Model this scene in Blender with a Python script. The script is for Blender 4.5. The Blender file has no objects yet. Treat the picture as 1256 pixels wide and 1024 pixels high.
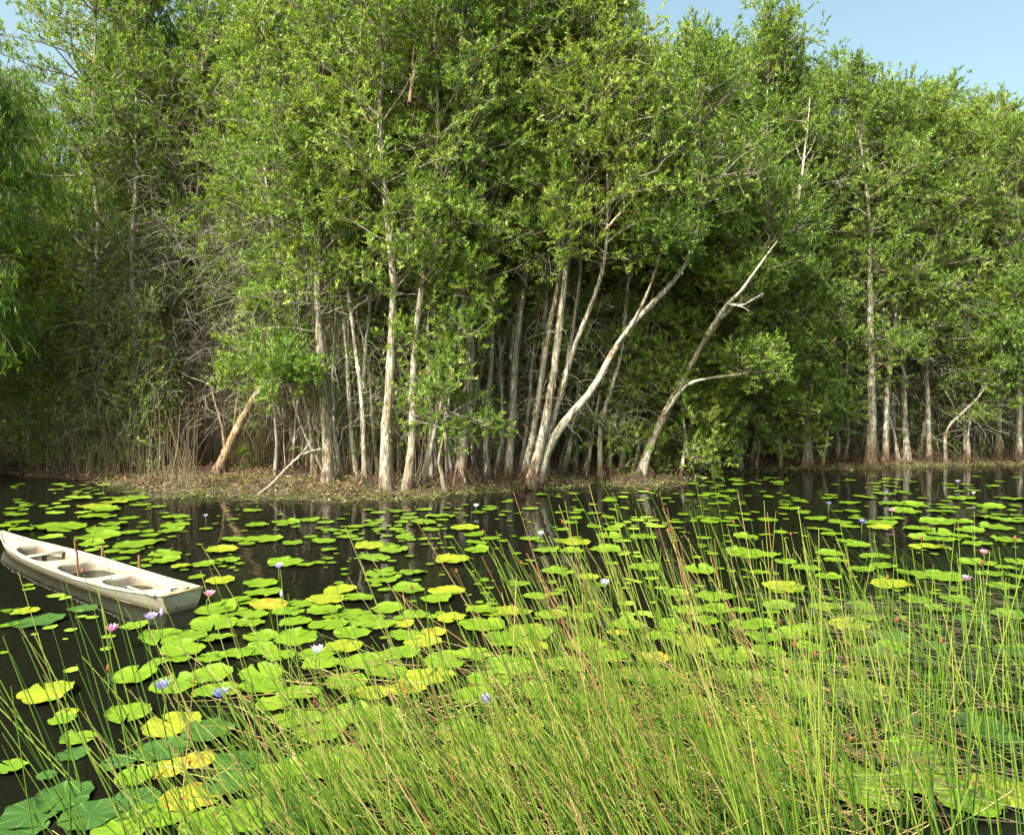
import bpy, math, random
import numpy as np
PI = math.pi
C = bpy.context.scene.collection
S = bpy.context.scene
# ------------------------------------------------------------------ camera
F, HOR, H = 930.0, 480.0, 2.0          # focal length and horizon in photo pixels, eye height in metres
cd = bpy.data.cameras.new('camera'); cam = bpy.data.objects.new('camera', cd); C.objects.link(cam)
cam.location = (0, 0, H); cam.rotation_euler = (PI/2, 0, 0)
cd.sensor_fit = 'HORIZONTAL'; cd.sensor_width = 36; cd.lens = 36*F/1256
cd.shift_y = -(512-HOR)/1256; cd.clip_start = .05; cd.clip_end = 3000
S.camera = cam
# ------------------------------------------------------------------ light
SUN_EL, SUN_AZ = math.radians(46), math.radians(-138)    # azimuth clockwise from +Y (view direction)
sd = np.array([math.sin(SUN_AZ)*math.cos(SUN_EL), math.cos(SUN_AZ)*math.cos(SUN_EL), math.sin(SUN_EL)])
w = bpy.data.worlds.new('World'); S.world = w; w.use_nodes = True
nt = w.node_tree; sky = nt.nodes.new('ShaderNodeTexSky'); sky.sky_type = 'NISHITA'; sky.sun_disc = False
sky.sun_elevation = SUN_EL; sky.sun_rotation = SUN_AZ; sky.air_density = 1.0; sky.dust_density = 6; sky.ozone_density = .6
tn = nt.nodes.new('ShaderNodeMix'); tn.data_type = 'RGBA'; tn.blend_type = 'MULTIPLY'; tn.inputs[0].default_value = 1; tn.inputs[7].default_value = (1.4, 1.52, 1.22, 1)
nt.links.new(sky.outputs[0], tn.inputs[6]); nt.links.new(tn.outputs[2], nt.nodes['Background'].inputs[0]); nt.nodes['Background'].inputs[1].default_value = .14
sl = bpy.data.lights.new('sun', 'SUN'); sl.energy = 5; sl.angle = math.radians(.5); sl.color = (1, .955, .87)
so = bpy.data.objects.new('sun', sl); C.objects.link(so)
from mathutils import Vector
so.rotation_euler = Vector(sd).to_track_quat('Z', 'Y').to_euler(); so.location = tuple(sd*60)
S.view_settings.view_transform = 'Standard'; S.view_settings.look = 'None'; S.view_settings.gamma = 1
S.view_settings.exposure = .88
S.render.engine = 'CYCLES'
S.cycles.max_bounces = 7; S.cycles.transparent_max_bounces = 6; S.cycles.caustics_reflective = False; S.cycles.caustics_refractive = False

# ------------------------------------------------------------------ helpers
def gp(px, py, z=0.0):
    Y = F*(H-z)/(py-HOR); return np.array([(px-628)/F*Y, Y, z])
def wp(px, py, Y): return np.array([(px-628)/F*Y, Y, H-(py-HOR)/F*Y])
def proj(p): return 628+F*p[0]/p[1], HOR+F*(H-p[2])/p[1]
def norm(v): return v/np.maximum(np.linalg.norm(v, axis=-1, keepdims=True), 1e-9)

def quads(name, V, Fc, mat, parent=None, rnd=None, smooth=False, link=True):
    V = np.asarray(V, np.float32).reshape(-1, 3); Fc = np.asarray(Fc, np.int32).reshape(-1, 4)
    me = bpy.data.meshes.new(name)
    me.vertices.add(len(V)); me.vertices.foreach_set('co', V.ravel())
    me.loops.add(Fc.size); me.loops.foreach_set('vertex_index', Fc.ravel())
    me.polygons.add(len(Fc)); me.polygons.foreach_set('loop_start', np.arange(0, Fc.size, 4, dtype=np.int32))
    me.polygons.foreach_set('loop_total', np.full(len(Fc), 4, np.int32))
    if smooth: me.polygons.foreach_set('use_smooth', np.ones(len(Fc), bool))
    if rnd is not None:
        a = me.attributes.new('rnd', 'FLOAT', 'FACE'); a.data.foreach_set('value', np.asarray(rnd, np.float32))
    me.update(calc_edges=True)
    me.materials.append(mat)
    o = bpy.data.objects.new(name, me)
    if link: C.objects.link(o)
    if parent: o.parent = parent
    return o
def polys(name, V, Fc, mat, parent=None, smooth=False):
    me = bpy.data.meshes.new(name); me.from_pydata([tuple(map(float, v)) for v in V], [], [tuple(int(i) for i in f) for f in Fc])
    if smooth: me.polygons.foreach_set('use_smooth', [True]*len(me.polygons))
    me.update(); me.materials.append(mat)
    o = bpy.data.objects.new(name, me); C.objects.link(o)
    if parent: o.parent = parent
    return o
def tag(o, label=None, cat=None, group=None, kind=None):
    if label: o['label'] = label
    if cat: o['category'] = cat
    if group: o['group'] = group
    if kind: o['kind'] = kind
    return o
def empty(name, loc, label=None, cat=None, group=None):
    o = bpy.data.objects.new(name, None); C.objects.link(o); o.location = tuple(map(float, loc)); o.empty_display_size = .2
    return tag(o, label, cat, group)

def tubes(P, R, n=4):
    """P (N,K,3) paths, R (N,K) radii -> verts, quads"""
    N, K, _ = P.shape
    T = np.empty_like(P); T[:, 1:-1] = P[:, 2:]-P[:, :-2]; T[:, 0] = P[:, 1]-P[:, 0]; T[:, -1] = P[:, -1]-P[:, -2]
    T = norm(T)
    ref = np.where(np.abs(T[:, :1, 2:3]) > .8, np.array([1., 0.1, 0]), np.array([0.05, 0, 1.]))
    A = norm(np.cross(T, np.broadcast_to(ref, T.shape))); B = np.cross(T, A)
    a = np.arange(n)*2*PI/n
    V = P[:, :, None, :]+R[:, :, None, None]*(np.cos(a)[None, None, :, None]*A[:, :, None, :]+np.sin(a)[None, None, :, None]*B[:, :, None, :])
    base = (np.arange(N)[:, None, None]*K+np.arange(K-1)[None, :, None])*n
    i = np.arange(n)[None, None, :]; j = (i+1) % n
    f = np.stack([base+i, base+j, base+n+j, base+n+i], -1)
    return V.reshape(-1, 3), f.reshape(-1, 4)
def join(lst):
    V, Fc, R, off = [], [], [], 0
    for t in lst:
        v, f = t[0], t[1]; V.append(v); Fc.append(f+off); off += len(v)
        R.append(t[2] if len(t) > 2 else np.zeros(len(f)))
    return np.concatenate(V), np.concatenate(Fc), np.concatenate(R)
def grow(rng, st, d, L, K, g=0., wob=.1):
    P = np.empty((len(st), K, 3)); P[:, 0] = st; d = norm(d); step = (L/(K-1))[:, None]
    for k in range(1, K):
        P[:, k] = P[:, k-1]+d*step
        d = norm(d+rng.normal(0, wob, d.shape)+np.array([0, 0, g]))
    return P
def sample(P, i, t):
    K = P.shape[1]; x = np.clip(t, 0, .9999)*(K-1); k = x.astype(int); f = (x-k)[:, None]
    a, b = P[i, k], P[i, k+1]
    return a*(1-f)+b*f, norm(b-a)
def leaves(rng, pos, d, L, W, rnd, flat=.0, bend=.25):
    """lens-shaped leaf quads, folded along the midrib"""
    n = len(pos); d = norm(d)
    q = rng.normal(0, 1, (n, 3)); q[:, 2] *= (1-flat)
    s = norm(np.cross(d, np.cross(q, d)) if flat == 0 else np.cross(d, rng.normal(0, 1, (n, 3))*(1-flat)+np.array([0, 0, flat])))
    nn = np.cross(s, d)
    L = L[:, None]; W = W[:, None]
    a = pos; c = pos+d*L-nn*L*bend*.5; m = pos+d*L*.45+nn*L*bend*.15
    V = np.stack([a, m+s*W*.5, c, m-s*W*.5], 1).reshape(-1, 3)
    return V, np.arange(4*n).reshape(-1, 4), rnd

# ------------------------------------------------------------------ materials
def mat(name):
    m = bpy.data.materials.new(name); m.use_nodes = True; nt = m.node_tree
    b = nt.nodes['Principled BSDF']; return m, nt, b
def N(nt, t, **k):
    n = nt.nodes.new(t)
    for a, v in k.items():
        if a.startswith('i_'):
            n.inputs[a[2:].replace('_', ' ')].default_value = v
        else: setattr(n, a, v)
    return n
def ramp(nt, src, stops, interp='LINEAR'):
    r = nt.nodes.new('ShaderNodeValToRGB'); e = r.color_ramp.elements; r.color_ramp.interpolation = interp
    while len(e) > 1: e.remove(e[-1])
    e[0].position = stops[0][0]; e[0].color = (*stops[0][1], 1)
    for p, c in stops[1:]:
        x = e.new(p); x.color = (*c, 1)
    nt.links.new(src, r.inputs[0]); return r
def mixc(nt, fac, a, b, mode='MIX'):
    m = nt.nodes.new('ShaderNodeMix'); m.data_type = 'RGBA'; m.blend_type = mode
    for s, v in ((0, fac), (6, a), (7, b)):
        if isinstance(v, (int, float)): m.inputs[s].default_value = v
        elif isinstance(v, tuple): m.inputs[s].default_value = (*v, 1)
        else: nt.links.new(v, m.inputs[s])
    return m.outputs[2]
def leafmat(name, stops, transl=.42, rough=.42, huevar=.018, tint=1.0):
    m, nt, b = mat(name)
    at = N(nt, 'ShaderNodeAttribute', attribute_name='rnd')
    r = ramp(nt, at.outputs['Fac'], stops)
    oi = N(nt, 'ShaderNodeObjectInfo')
    hs = N(nt, 'ShaderNodeHueSaturation')
    mr = N(nt, 'ShaderNodeMapRange'); nt.links.new(oi.outputs['Random'], mr.inputs[0]); mr.inputs[3].default_value = .5-huevar; mr.inputs[4].default_value = .5+huevar*.6
    nt.links.new(mr.outputs[0], hs.inputs['Hue']); nt.links.new(r.outputs[0], hs.inputs['Color'])
    m2 = N(nt, 'ShaderNodeMapRange'); nt.links.new(oi.outputs['Random'], m2.inputs[0]); m2.inputs[3].default_value = 1.15; m2.inputs[4].default_value = .85
    nt.links.new(m2.outputs[0], hs.inputs['Value'])
    b.inputs['Roughness'].default_value = rough; b.inputs['Specular IOR Level'].default_value = .45
    nt.links.new(hs.outputs[0], b.inputs['Base Color'])
    t = N(nt, 'ShaderNodeBsdfTranslucent')
    tc = mixc(nt, 1.0, hs.outputs[0], (1.15*tint, 1.25*tint, .5*tint), 'MULTIPLY'); nt.links.new(tc, t.inputs[0])
    mx = N(nt, 'ShaderNodeMixShader'); mx.inputs[0].default_value = transl
    nt.links.new(b.outputs[0], mx.inputs[1]); nt.links.new(t.outputs[0], mx.inputs[2])
    nt.links.new(mx.outputs[0], nt.nodes['Material Output'].inputs[0])
    return m
M = {}
M['leaf'] = leafmat('paperbark_leaf', [(0, (.045, .09, .02)), (.25, (.11, .195, .03)), (.6, (.21, .325, .05)), (.9, (.40, .52, .15)), (1, (.34, .21, .08))])
M['leafy'] = leafmat('paperbark_leaf_yellowish', [(0, (.05, .10, .018)), (.25, (.135, .215, .028)), (.6, (.25, .355, .048)), (.9, (.43, .54, .12)), (1, (.38, .20, .06))])
M['willow'] = leafmat('drooping_leaf', [(0, (.05, .12, .015)), (.5, (.13, .26, .03)), (1, (.27, .42, .05))], huevar=.01)
M['vine'] = leafmat('vine_leaf', [(0, (.04, .09, .016)), (.5, (.13, .22, .03)), (.9, (.30, .40, .06)), (1, (.30, .12, .04))])
M['litter'] = leafmat('dead_leaf', [(0, (.05, .028, .018)), (.4, (.12, .065, .035)), (.8, (.23, .14, .07)), (1, (.40, .28, .16))], transl=.15, huevar=0)  # dead-leaf browns darkened so the colour carries the bank's shade

def bark(name, top=(.50, .475, .405), base=(.13, .075, .045), dark=(.11, .10, .08), zt=1.05):
    m, nt, b = mat(name)
    g = N(nt, 'ShaderNodeNewGeometry'); oi = N(nt, 'ShaderNodeObjectInfo')
    mp = N(nt, 'ShaderNodeMapping'); mp.inputs['Scale'].default_value = (16, 16, 2.2)
    nt.links.new(g.outputs['Position'], mp.inputs[0])
    n1 = N(nt, 'ShaderNodeTexNoise', i_Scale=1.0, i_Detail=6.0, i_Roughness=.65); nt.links.new(mp.outputs[0], n1.inputs['Vector'])
    mp2 = N(nt, 'ShaderNodeMapping'); mp2.inputs['Scale'].default_value = (45, 45, 7)
    nt.links.new(g.outputs['Position'], mp2.inputs[0])
    n2 = N(nt, 'ShaderNodeTexNoise', i_Scale=1.0, i_Detail=4.0); nt.links.new(mp2.outputs[0], n2.inputs['Vector'])
    r1 = ramp(nt, n1.outputs[0], [(.34, dark), (.44, tuple(.62*x for x in top)), (.55, top), (.7, tuple(min(.85, 1.5*x) for x in top))])
    r2 = ramp(nt, n2.outputs[0], [(.40, (.30, .24, .18)), (.52, (1, 1, 1))])
    c = mixc(nt, .75, r1.outputs[0], r2.outputs[0], 'MULTIPLY')
    n3 = N(nt, 'ShaderNodeTexNoise', i_Scale=1.6, i_Detail=3.0); nt.links.new(g.outputs['Position'], n3.inputs['Vector'])
    r3 = ramp(nt, n3.outputs[0], [(.5, (1, 1, 1)), (.68, (.86, .70, .55))])
    c = mixc(nt, .8, c, r3.outputs[0], 'MULTIPLY')
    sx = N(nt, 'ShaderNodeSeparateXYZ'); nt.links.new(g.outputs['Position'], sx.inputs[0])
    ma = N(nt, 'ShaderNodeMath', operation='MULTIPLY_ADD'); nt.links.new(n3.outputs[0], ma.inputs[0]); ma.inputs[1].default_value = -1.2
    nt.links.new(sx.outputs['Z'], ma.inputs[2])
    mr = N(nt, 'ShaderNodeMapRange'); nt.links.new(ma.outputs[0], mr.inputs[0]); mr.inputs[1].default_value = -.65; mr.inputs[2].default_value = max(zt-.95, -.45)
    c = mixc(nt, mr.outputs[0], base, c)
    nt.links.new(c, b.inputs['Base Color']); b.inputs['Roughness'].default_value = .85; b.inputs['Specular IOR Level'].default_value = .2
    bp = N(nt, 'ShaderNodeBump', i_Strength=.9, i_Distance=.02); nt.links.new(n1.outputs[0], bp.inputs['Height']); nt.links.new(bp.outputs[0], b.inputs['Normal'])
    return m
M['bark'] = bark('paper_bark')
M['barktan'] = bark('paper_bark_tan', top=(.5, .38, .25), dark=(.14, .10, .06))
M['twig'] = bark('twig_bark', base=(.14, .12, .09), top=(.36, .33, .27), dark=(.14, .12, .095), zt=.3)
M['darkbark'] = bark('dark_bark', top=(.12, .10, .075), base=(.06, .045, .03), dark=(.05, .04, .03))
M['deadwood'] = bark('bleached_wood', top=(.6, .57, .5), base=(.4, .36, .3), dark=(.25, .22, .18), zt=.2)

def simple(name, col, rough=.6, nscale=12., var=.5, bump=0., spec=.4, transl=0.):
    m, nt, b = mat(name)
    tc = N(nt, 'ShaderNodeTexCoord'); n = N(nt, 'ShaderNodeTexNoise', i_Scale=nscale, i_Detail=5.0); nt.links.new(tc.outputs['Object'], n.inputs['Vector'])
    r = ramp(nt, n.outputs[0], [(.3, tuple(x*(1-var) for x in col)), (.7, tuple(min(1, x*(1+var*.4)) for x in col))])
    nt.links.new(r.outputs[0], b.inputs['Base Color']); b.inputs['Roughness'].default_value = rough; b.inputs['Specular IOR Level'].default_value = spec
    if bump:
        bp = N(nt, 'ShaderNodeBump', i_Strength=bump, i_Distance=.01); nt.links.new(n.outputs[0], bp.inputs['Height']); nt.links.new(bp.outputs[0], b.inputs['Normal'])
    if transl:
        t = N(nt, 'ShaderNodeBsdfTranslucent'); nt.links.new(r.outputs[0], t.inputs[0])
        mx = N(nt, 'ShaderNodeMixShader'); mx.inputs[0].default_value = transl
        nt.links.new(b.outputs[0], mx.inputs[1]); nt.links.new(t.outputs[0], mx.inputs[2]); nt.links.new(mx.outputs[0], nt.nodes['Material Output'].inputs[0])
    return m

def padmat(name, c1, c2, spot, spotamt, rough=.32):
    m, nt, b = mat(name)
    tc = N(nt, 'ShaderNodeTexCoord'); oi = N(nt, 'ShaderNodeObjectInfo')
    sx = N(nt, 'ShaderNodeSeparateXYZ'); nt.links.new(tc.outputs['Object'], sx.inputs[0])
    at = N(nt, 'ShaderNodeMath', operation='ARCTAN2'); nt.links.new(sx.outputs['Y'], at.inputs[0]); nt.links.new(sx.outputs['X'], at.inputs[1])
    mu = N(nt, 'ShaderNodeMath', operation='MULTIPLY'); nt.links.new(at.outputs[0], mu.inputs[0]); mu.inputs[1].default_value = 9
    co = N(nt, 'ShaderNodeMath', operation='COSINE'); nt.links.new(mu.outputs[0], co.inputs[0])
    vr = ramp(nt, co.outputs[0], [(.93, (0, 0, 0)), (1, (1, 1, 1))])
    ge = N(nt, 'ShaderNodeNewGeometry')
    n = N(nt, 'ShaderNodeTexNoise', i_Scale=3.2, i_Detail=7.0, i_Roughness=.68); nt.links.new(ge.outputs['Position'], n.inputs['Vector'])
    base = ramp(nt, n.outputs[0], [(.35, c1), (.65, c2)])
    c = mixc(nt, vr.outputs[0], base.outputs[0], tuple(min(1, x*1.35+.02) for x in c2))
    n2 = N(nt, 'ShaderNodeTexNoise', i_Scale=14.0, i_Detail=6.0, i_Roughness=.7); nt.links.new(ge.outputs['Position'], n2.inputs['Vector'])
    sr = ramp(nt, n2.outputs[0], [(spotamt, (0, 0, 0)), (spotamt+.06, (1, 1, 1))])
    c = mixc(nt, sr.outputs[0], c, spot)
    vo = N(nt, 'ShaderNodeTexVoronoi', i_Scale=22.0); nt.links.new(ge.outputs['Position'], vo.inputs['Vector'])
    dr = ramp(nt, vo.outputs['Distance'], [(.09, (1, 1, 1)), (.13, (0, 0, 0))])
    c = mixc(nt, dr.outputs[0], c, tuple(x*.5 for x in spot))
    nt.links.new(c, b.inputs['Base Color']); b.inputs['Roughness'].default_value = rough; b.inputs['Specular IOR Level'].default_value = .5
    bp = N(nt, 'ShaderNodeBump', i_Strength=.35, i_Distance=.006); nt.links.new(n.outputs[0], bp.inputs['Height']); nt.links.new(bp.outputs[0], b.inputs['Normal'])
    return m
M['pad_g'] = padmat('lily_pad_green', (.08, .16, .010), (.15, .245, .014), (.26, .22, .03), .66)
M['pad_y'] = padmat('lily_pad_yellow_green', (.16, .215, .012), (.25, .29, .02), (.38, .20, .03), .60)
M['pad_d'] = padmat('lily_pad_shaded_submerged', (.025, .07, .014), (.05, .12, .018), (.12, .11, .03), .68, .4)  # darkened green paints in the shade on pads; also older submerged pads
M['pad_o'] = padmat('lily_pad_orange', (.15, .23, .018), (.36, .30, .03), (.34, .12, .02), .54)

def rushmat(name, stops, transl=.25):
    return leafmat(name, stops, transl=transl, rough=.4, huevar=0)
M['rush'] = rushmat('rush_stem', [(0, (.022, .06, .016)), (.3, (.07, .155, .018)), (.55, (.185, .29, .03)), (.75, (.33, .37, .08)), (.9, (.50, .38, .18)), (1, (.36, .19, .09))])
M['seed'] = simple('seed_head_brown', (.22, .07, .025), .8, 60, .5, .5)
M['dry'] = rushmat('dry_stem', [(0, (.10, .08, .055)), (.5, (.24, .18, .11)), (1, (.42, .32, .19))], .1)
M['mesh_twig'] = rushmat('grey_twig', [(0, (.12, .10, .075)), (.5, (.27, .245, .19)), (1, (.46, .43, .35))], .0)

# ------------------------------------------------------------------ the setting: ground, water
SH_PX = [(0, 582), (150, 592), (185, 600), (225, 608), (262, 603), (330, 608), (390, 606), (420, 610), (470, 607), (520, 609), (560, 602), (600, 600), (640, 596), (690, 596), (730, 589), (775, 597), (830, 590), (870, 578), (960, 574), (1060, 572), (1180, 569), (1260, 567), (1700, 563), (2300, 560)]
SHW = np.array([(-60, 9.5), (-17.5, 9.8), (-14.6, 11.5), (-12.8, 16.8)]+[tuple(gp(a, b)[:2]) for a, b in SH_PX if a >= 0])
def shore(X): return np.interp(X, SHW[:, 0], SHW[:, 1])
def vnoise(x, y, s=0):
    return (np.sin(x*1.7+s)+np.sin(y*2.3+1.3*s+x*.6)+np.sin((x+y)*3.9+s*2)*.6+np.sin(x*7.1-y*5.3+s)*.35)/2.95
def gz(X, Y):
    d = Y-shore(X)+vnoise(X, Y, 1)*.3+vnoise(X*4.3, Y*4.1, 2)*.12
    z = np.where(d < 0, np.maximum(-.9, d*.45), np.minimum(.16, d*.16))+np.where(d > 0, vnoise(X*1.5, Y*1.5, 3)*.05*np.clip(d, 0, 1), 0)
    near = 1.1-Y; z = np.where(near > 0, np.minimum(.35, -.6+near*.8), z)
    return z
def axis(lo, hi, n, far):
    a = np.linspace(lo, hi, n); k = np.array([1.5, 5, 15, 45, 130, 350.])
    return np.concatenate([(lo-k*far)[::-1], a, hi+k*far])
gx = axis(-30, 34, 320, 1); gy = axis(-4, 42, 300, 1)
GX, GY = np.meshgrid(gx, gy, indexing='ij'); GZ = gz(GX, GY)
V = np.stack([GX, GY, GZ], -1).reshape(-1, 3); nx, ny = len(gx), len(gy)
I, J = np.meshgrid(np.arange(nx-1), np.arange(ny-1), indexing='ij'); b0 = I*ny+J
m, nt, b = mat('muddy_ground')
ge = N(nt, 'ShaderNodeNewGeometry'); n1 = N(nt, 'ShaderNodeTexNoise', i_Scale=9.0, i_Detail=8.0, i_Roughness=.7); nt.links.new(ge.outputs['Position'], n1.inputs['Vector'])
r = ramp(nt, n1.outputs[0], [(.35, (.02, .013, .008)), (.5, (.055, .035, .02)), (.62, (.10, .065, .035)), (.75, (.06, .07, .025))])
nt.links.new(r.outputs[0], b.inputs['Base Color']); b.inputs['Roughness'].default_value = .9
bp = N(nt, 'ShaderNodeBump', i_Strength=1., i_Distance=.05); nt.links.new(n1.outputs[0], bp.inputs['Height']); nt.links.new(bp.outputs[0], b.inputs['Normal'])
tag(quads('ground', V, np.stack([b0, b0+ny, b0+ny+1, b0+1], -1), m, smooth=True), kind='structure')
# water
m, nt, b = mat('dark_pond_water')
b.inputs['Base Color'].default_value = (.006, .0065, .004, 1); b.inputs['Roughness'].default_value = .03; b.inputs['IOR'].default_value = 1.33; b.inputs['Specular IOR Level'].default_value = .13
ge = N(nt, 'ShaderNodeNewGeometry'); n1 = N(nt, 'ShaderNodeTexNoise', i_Scale=2.2, i_Detail=3.0); nt.links.new(ge.outputs['Position'], n1.inputs['Vector'])
bp = N(nt, 'ShaderNodeBump', i_Strength=.10, i_Distance=.06); nt.links.new(n1.outputs[0], bp.inputs['Height']); nt.links.new(bp.outputs[0], b.inputs['Normal'])
xs = np.linspace(-60, 60, 41); ys = np.linspace(-3.5, 30, 21); A, B = np.meshgrid(xs, ys, indexing='ij')
I, J = np.meshgrid(np.arange(40), np.arange(20), indexing='ij'); b0 = I*21+J
tag(quads('pond_water', np.stack([A, B, A*0], -1), np.stack([b0, b0+21, b0+22, b0+1], -1), m), kind='structure')

# ------------------------------------------------------------------ trees
def trunk_mesh(rng, P, r0, r1, n=9, flare=1.55, K=26):
    """resample a polyline, wobble it, and give an irregular tapered surface"""
    P = np.asarray(P, float); s = np.concatenate([[0], np.cumsum(np.linalg.norm(np.diff(P, axis=0), axis=1))]); s /= s[-1]
    t = np.linspace(0, 1, K); Q = np.stack([np.interp(t, s, P[:, i]) for i in range(3)], 1)
    for _ in range(2): Q[1:-1] = .25*Q[:-2]+.5*Q[1:-1]+.25*Q[2:]
    Q[1:] += np.cumsum(rng.normal(0, .012, (K-1, 3)), 0)*np.array([1, 1, 0])*.5
    z = Q[:, 2]-Q[0, 2]
    R = r1+(r0-r1)*(1-t)**1.35; R = R*(1+(flare-1)*np.exp(-z/.3))*(1+rng.normal(0, .05, K))
    V, Fc = tubes(Q[None], R[None], n)
    ring = V.reshape(K, n, 3); c = Q[:, None]
    lob = 1+.13*np.sin(np.arange(n)*2*PI/n*3+rng.uniform(0, 6))[None, :]*np.exp(-z/1.5)[:, None]+rng.normal(0, .06, (K, n))
    V = (c+(ring-c)*lob[..., None]).reshape(-1, 3)
    return V, Fc, Q
def crown(rng, Q, zmin, nb=46, Lb=1.5, droop=-.03, nsub=6, ntw=4, nl=19, lw=(.09, .0255), el=(5, 55), upleaf=.35, long=False, minlen=.35, ztop=.3, bias=None):
    """limbs off the trunk, sub-branches, twigs and leaf sprays"""
    z = Q[:, 2]; zt = z.max(); t0 = np.interp(zmin, z, np.linspace(0, 1, len(z)))
    t = t0+(1-t0)*rng.random(nb)**.95; t[:3] = 1
    st, td = sample(Q[None], np.zeros(nb, int), t)
    u = (t-t0)/max(1-t0, 1e-3)
    az = rng.uniform(0, 2*PI, nb); e = np.radians(rng.uniform(*el, nb))
    e = np.where(u > .85, np.radians(rng.uniform(45, 85, nb)), e)
    d = np.stack([np.cos(az)*np.cos(e), np.sin(az)*np.cos(e), np.sin(e)], 1)
    if bias is not None: d = d+np.asarray(bias)
    L = Lb*(.55+.55*np.sin(PI*np.clip(u*.85+.1, 0, 1)))*rng.uniform(.6, 1.15, nb)
    B = grow(rng, st, d, L, 6, droop, .13)
    rb = np.linspace(1, .3, 6)[None]*(.010+.008*L[:, None])
    ns = nb*nsub; bi = np.repeat(np.arange(nb), nsub); p, d = sample(B, bi, rng.uniform(.2, 1, ns))
    d = norm(d*.7+rng.normal(0, .55, (ns, 3))+np.array([0, 0, .25 if not long else -.5]))
    Sb = grow(rng, p, d, rng.uniform(minlen, .85, ns)*min(Lb/1.5, 1.2), 4, droop, .15)
    rs = np.linspace(1, .4, 4)[None]*np.full((ns, 1), .006)
    nw = ns*ntw; si = np.repeat(np.arange(ns), ntw); p, d = sample(Sb, si, rng.uniform(.25, 1, nw))
    d = norm(d*.6+rng.normal(0, .5, (nw, 3))+np.array([0, 0, .35 if not long else -.9]))
    Wl = rng.uniform(.16, .36, nw)*(1.5 if long else 1); Tw = grow(rng, p, d, Wl, 3, 0 if not long else -.3, .12)
    rw = np.linspace(1, .5, 3)[None]*np.full((nw, 1), .003)
    n = nw*nl; wi = np.repeat(np.arange(nw), nl); tt = rng.uniform(.15, 1, n); p, d = sample(Tw, wi, tt)
    ld = norm(d*.75+rng.normal(0, .55, (n, 3))+np.array([0, 0, upleaf]))
    tr = rng.random(nw)
    rnd = np.clip(.55*tr[wi]+.45*rng.random(n)*np.where(rng.random(n) < .015, 2.5, 1)+.12*(tt-.5), 0, 1)
    lv = leaves(rng, p, ld, lw[0]*rng.uniform(.6, 1.25, n), lw[1]*rng.uniform(.7, 1.3, n), rnd, flat=.38 if not long else 0)
    br = join([tubes(B, rb, 5), tubes(Sb, rs, 4), tubes(Tw, rw, 3)])
    return br, lv
def roots(rng, base, r, n=34, spread=.35):
    a = rng.uniform(0, 2*PI, n); rr = r*rng.uniform(.9, 1.5, n)
    st = base+np.stack([np.cos(a)*rr, np.sin(a)*rr, rng.uniform(.06, .38, n)], 1)
    d = np.stack([np.cos(a)*.6, np.sin(a)*.6, -np.ones(n)*rng.uniform(.4, 1.2, n)], 1)
    P = grow(rng, st, d, rng.uniform(.2, .2+spread, n), 5, -.15, .2)
    return tubes(P, np.linspace(1, .4, 5)[None]*rng.uniform(.004, .014, (n, 1)), 4)
M['strip'] = leafmat('peeling_bark', [(0, (.20, .13, .08)), (.4, (.36, .30, .21)), (1, (.62, .57, .46))], transl=.2, rough=.8, huevar=0)
M['root'] = simple('root_brown', (.10, .055, .038), .9, 20, .5, .4)

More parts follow.
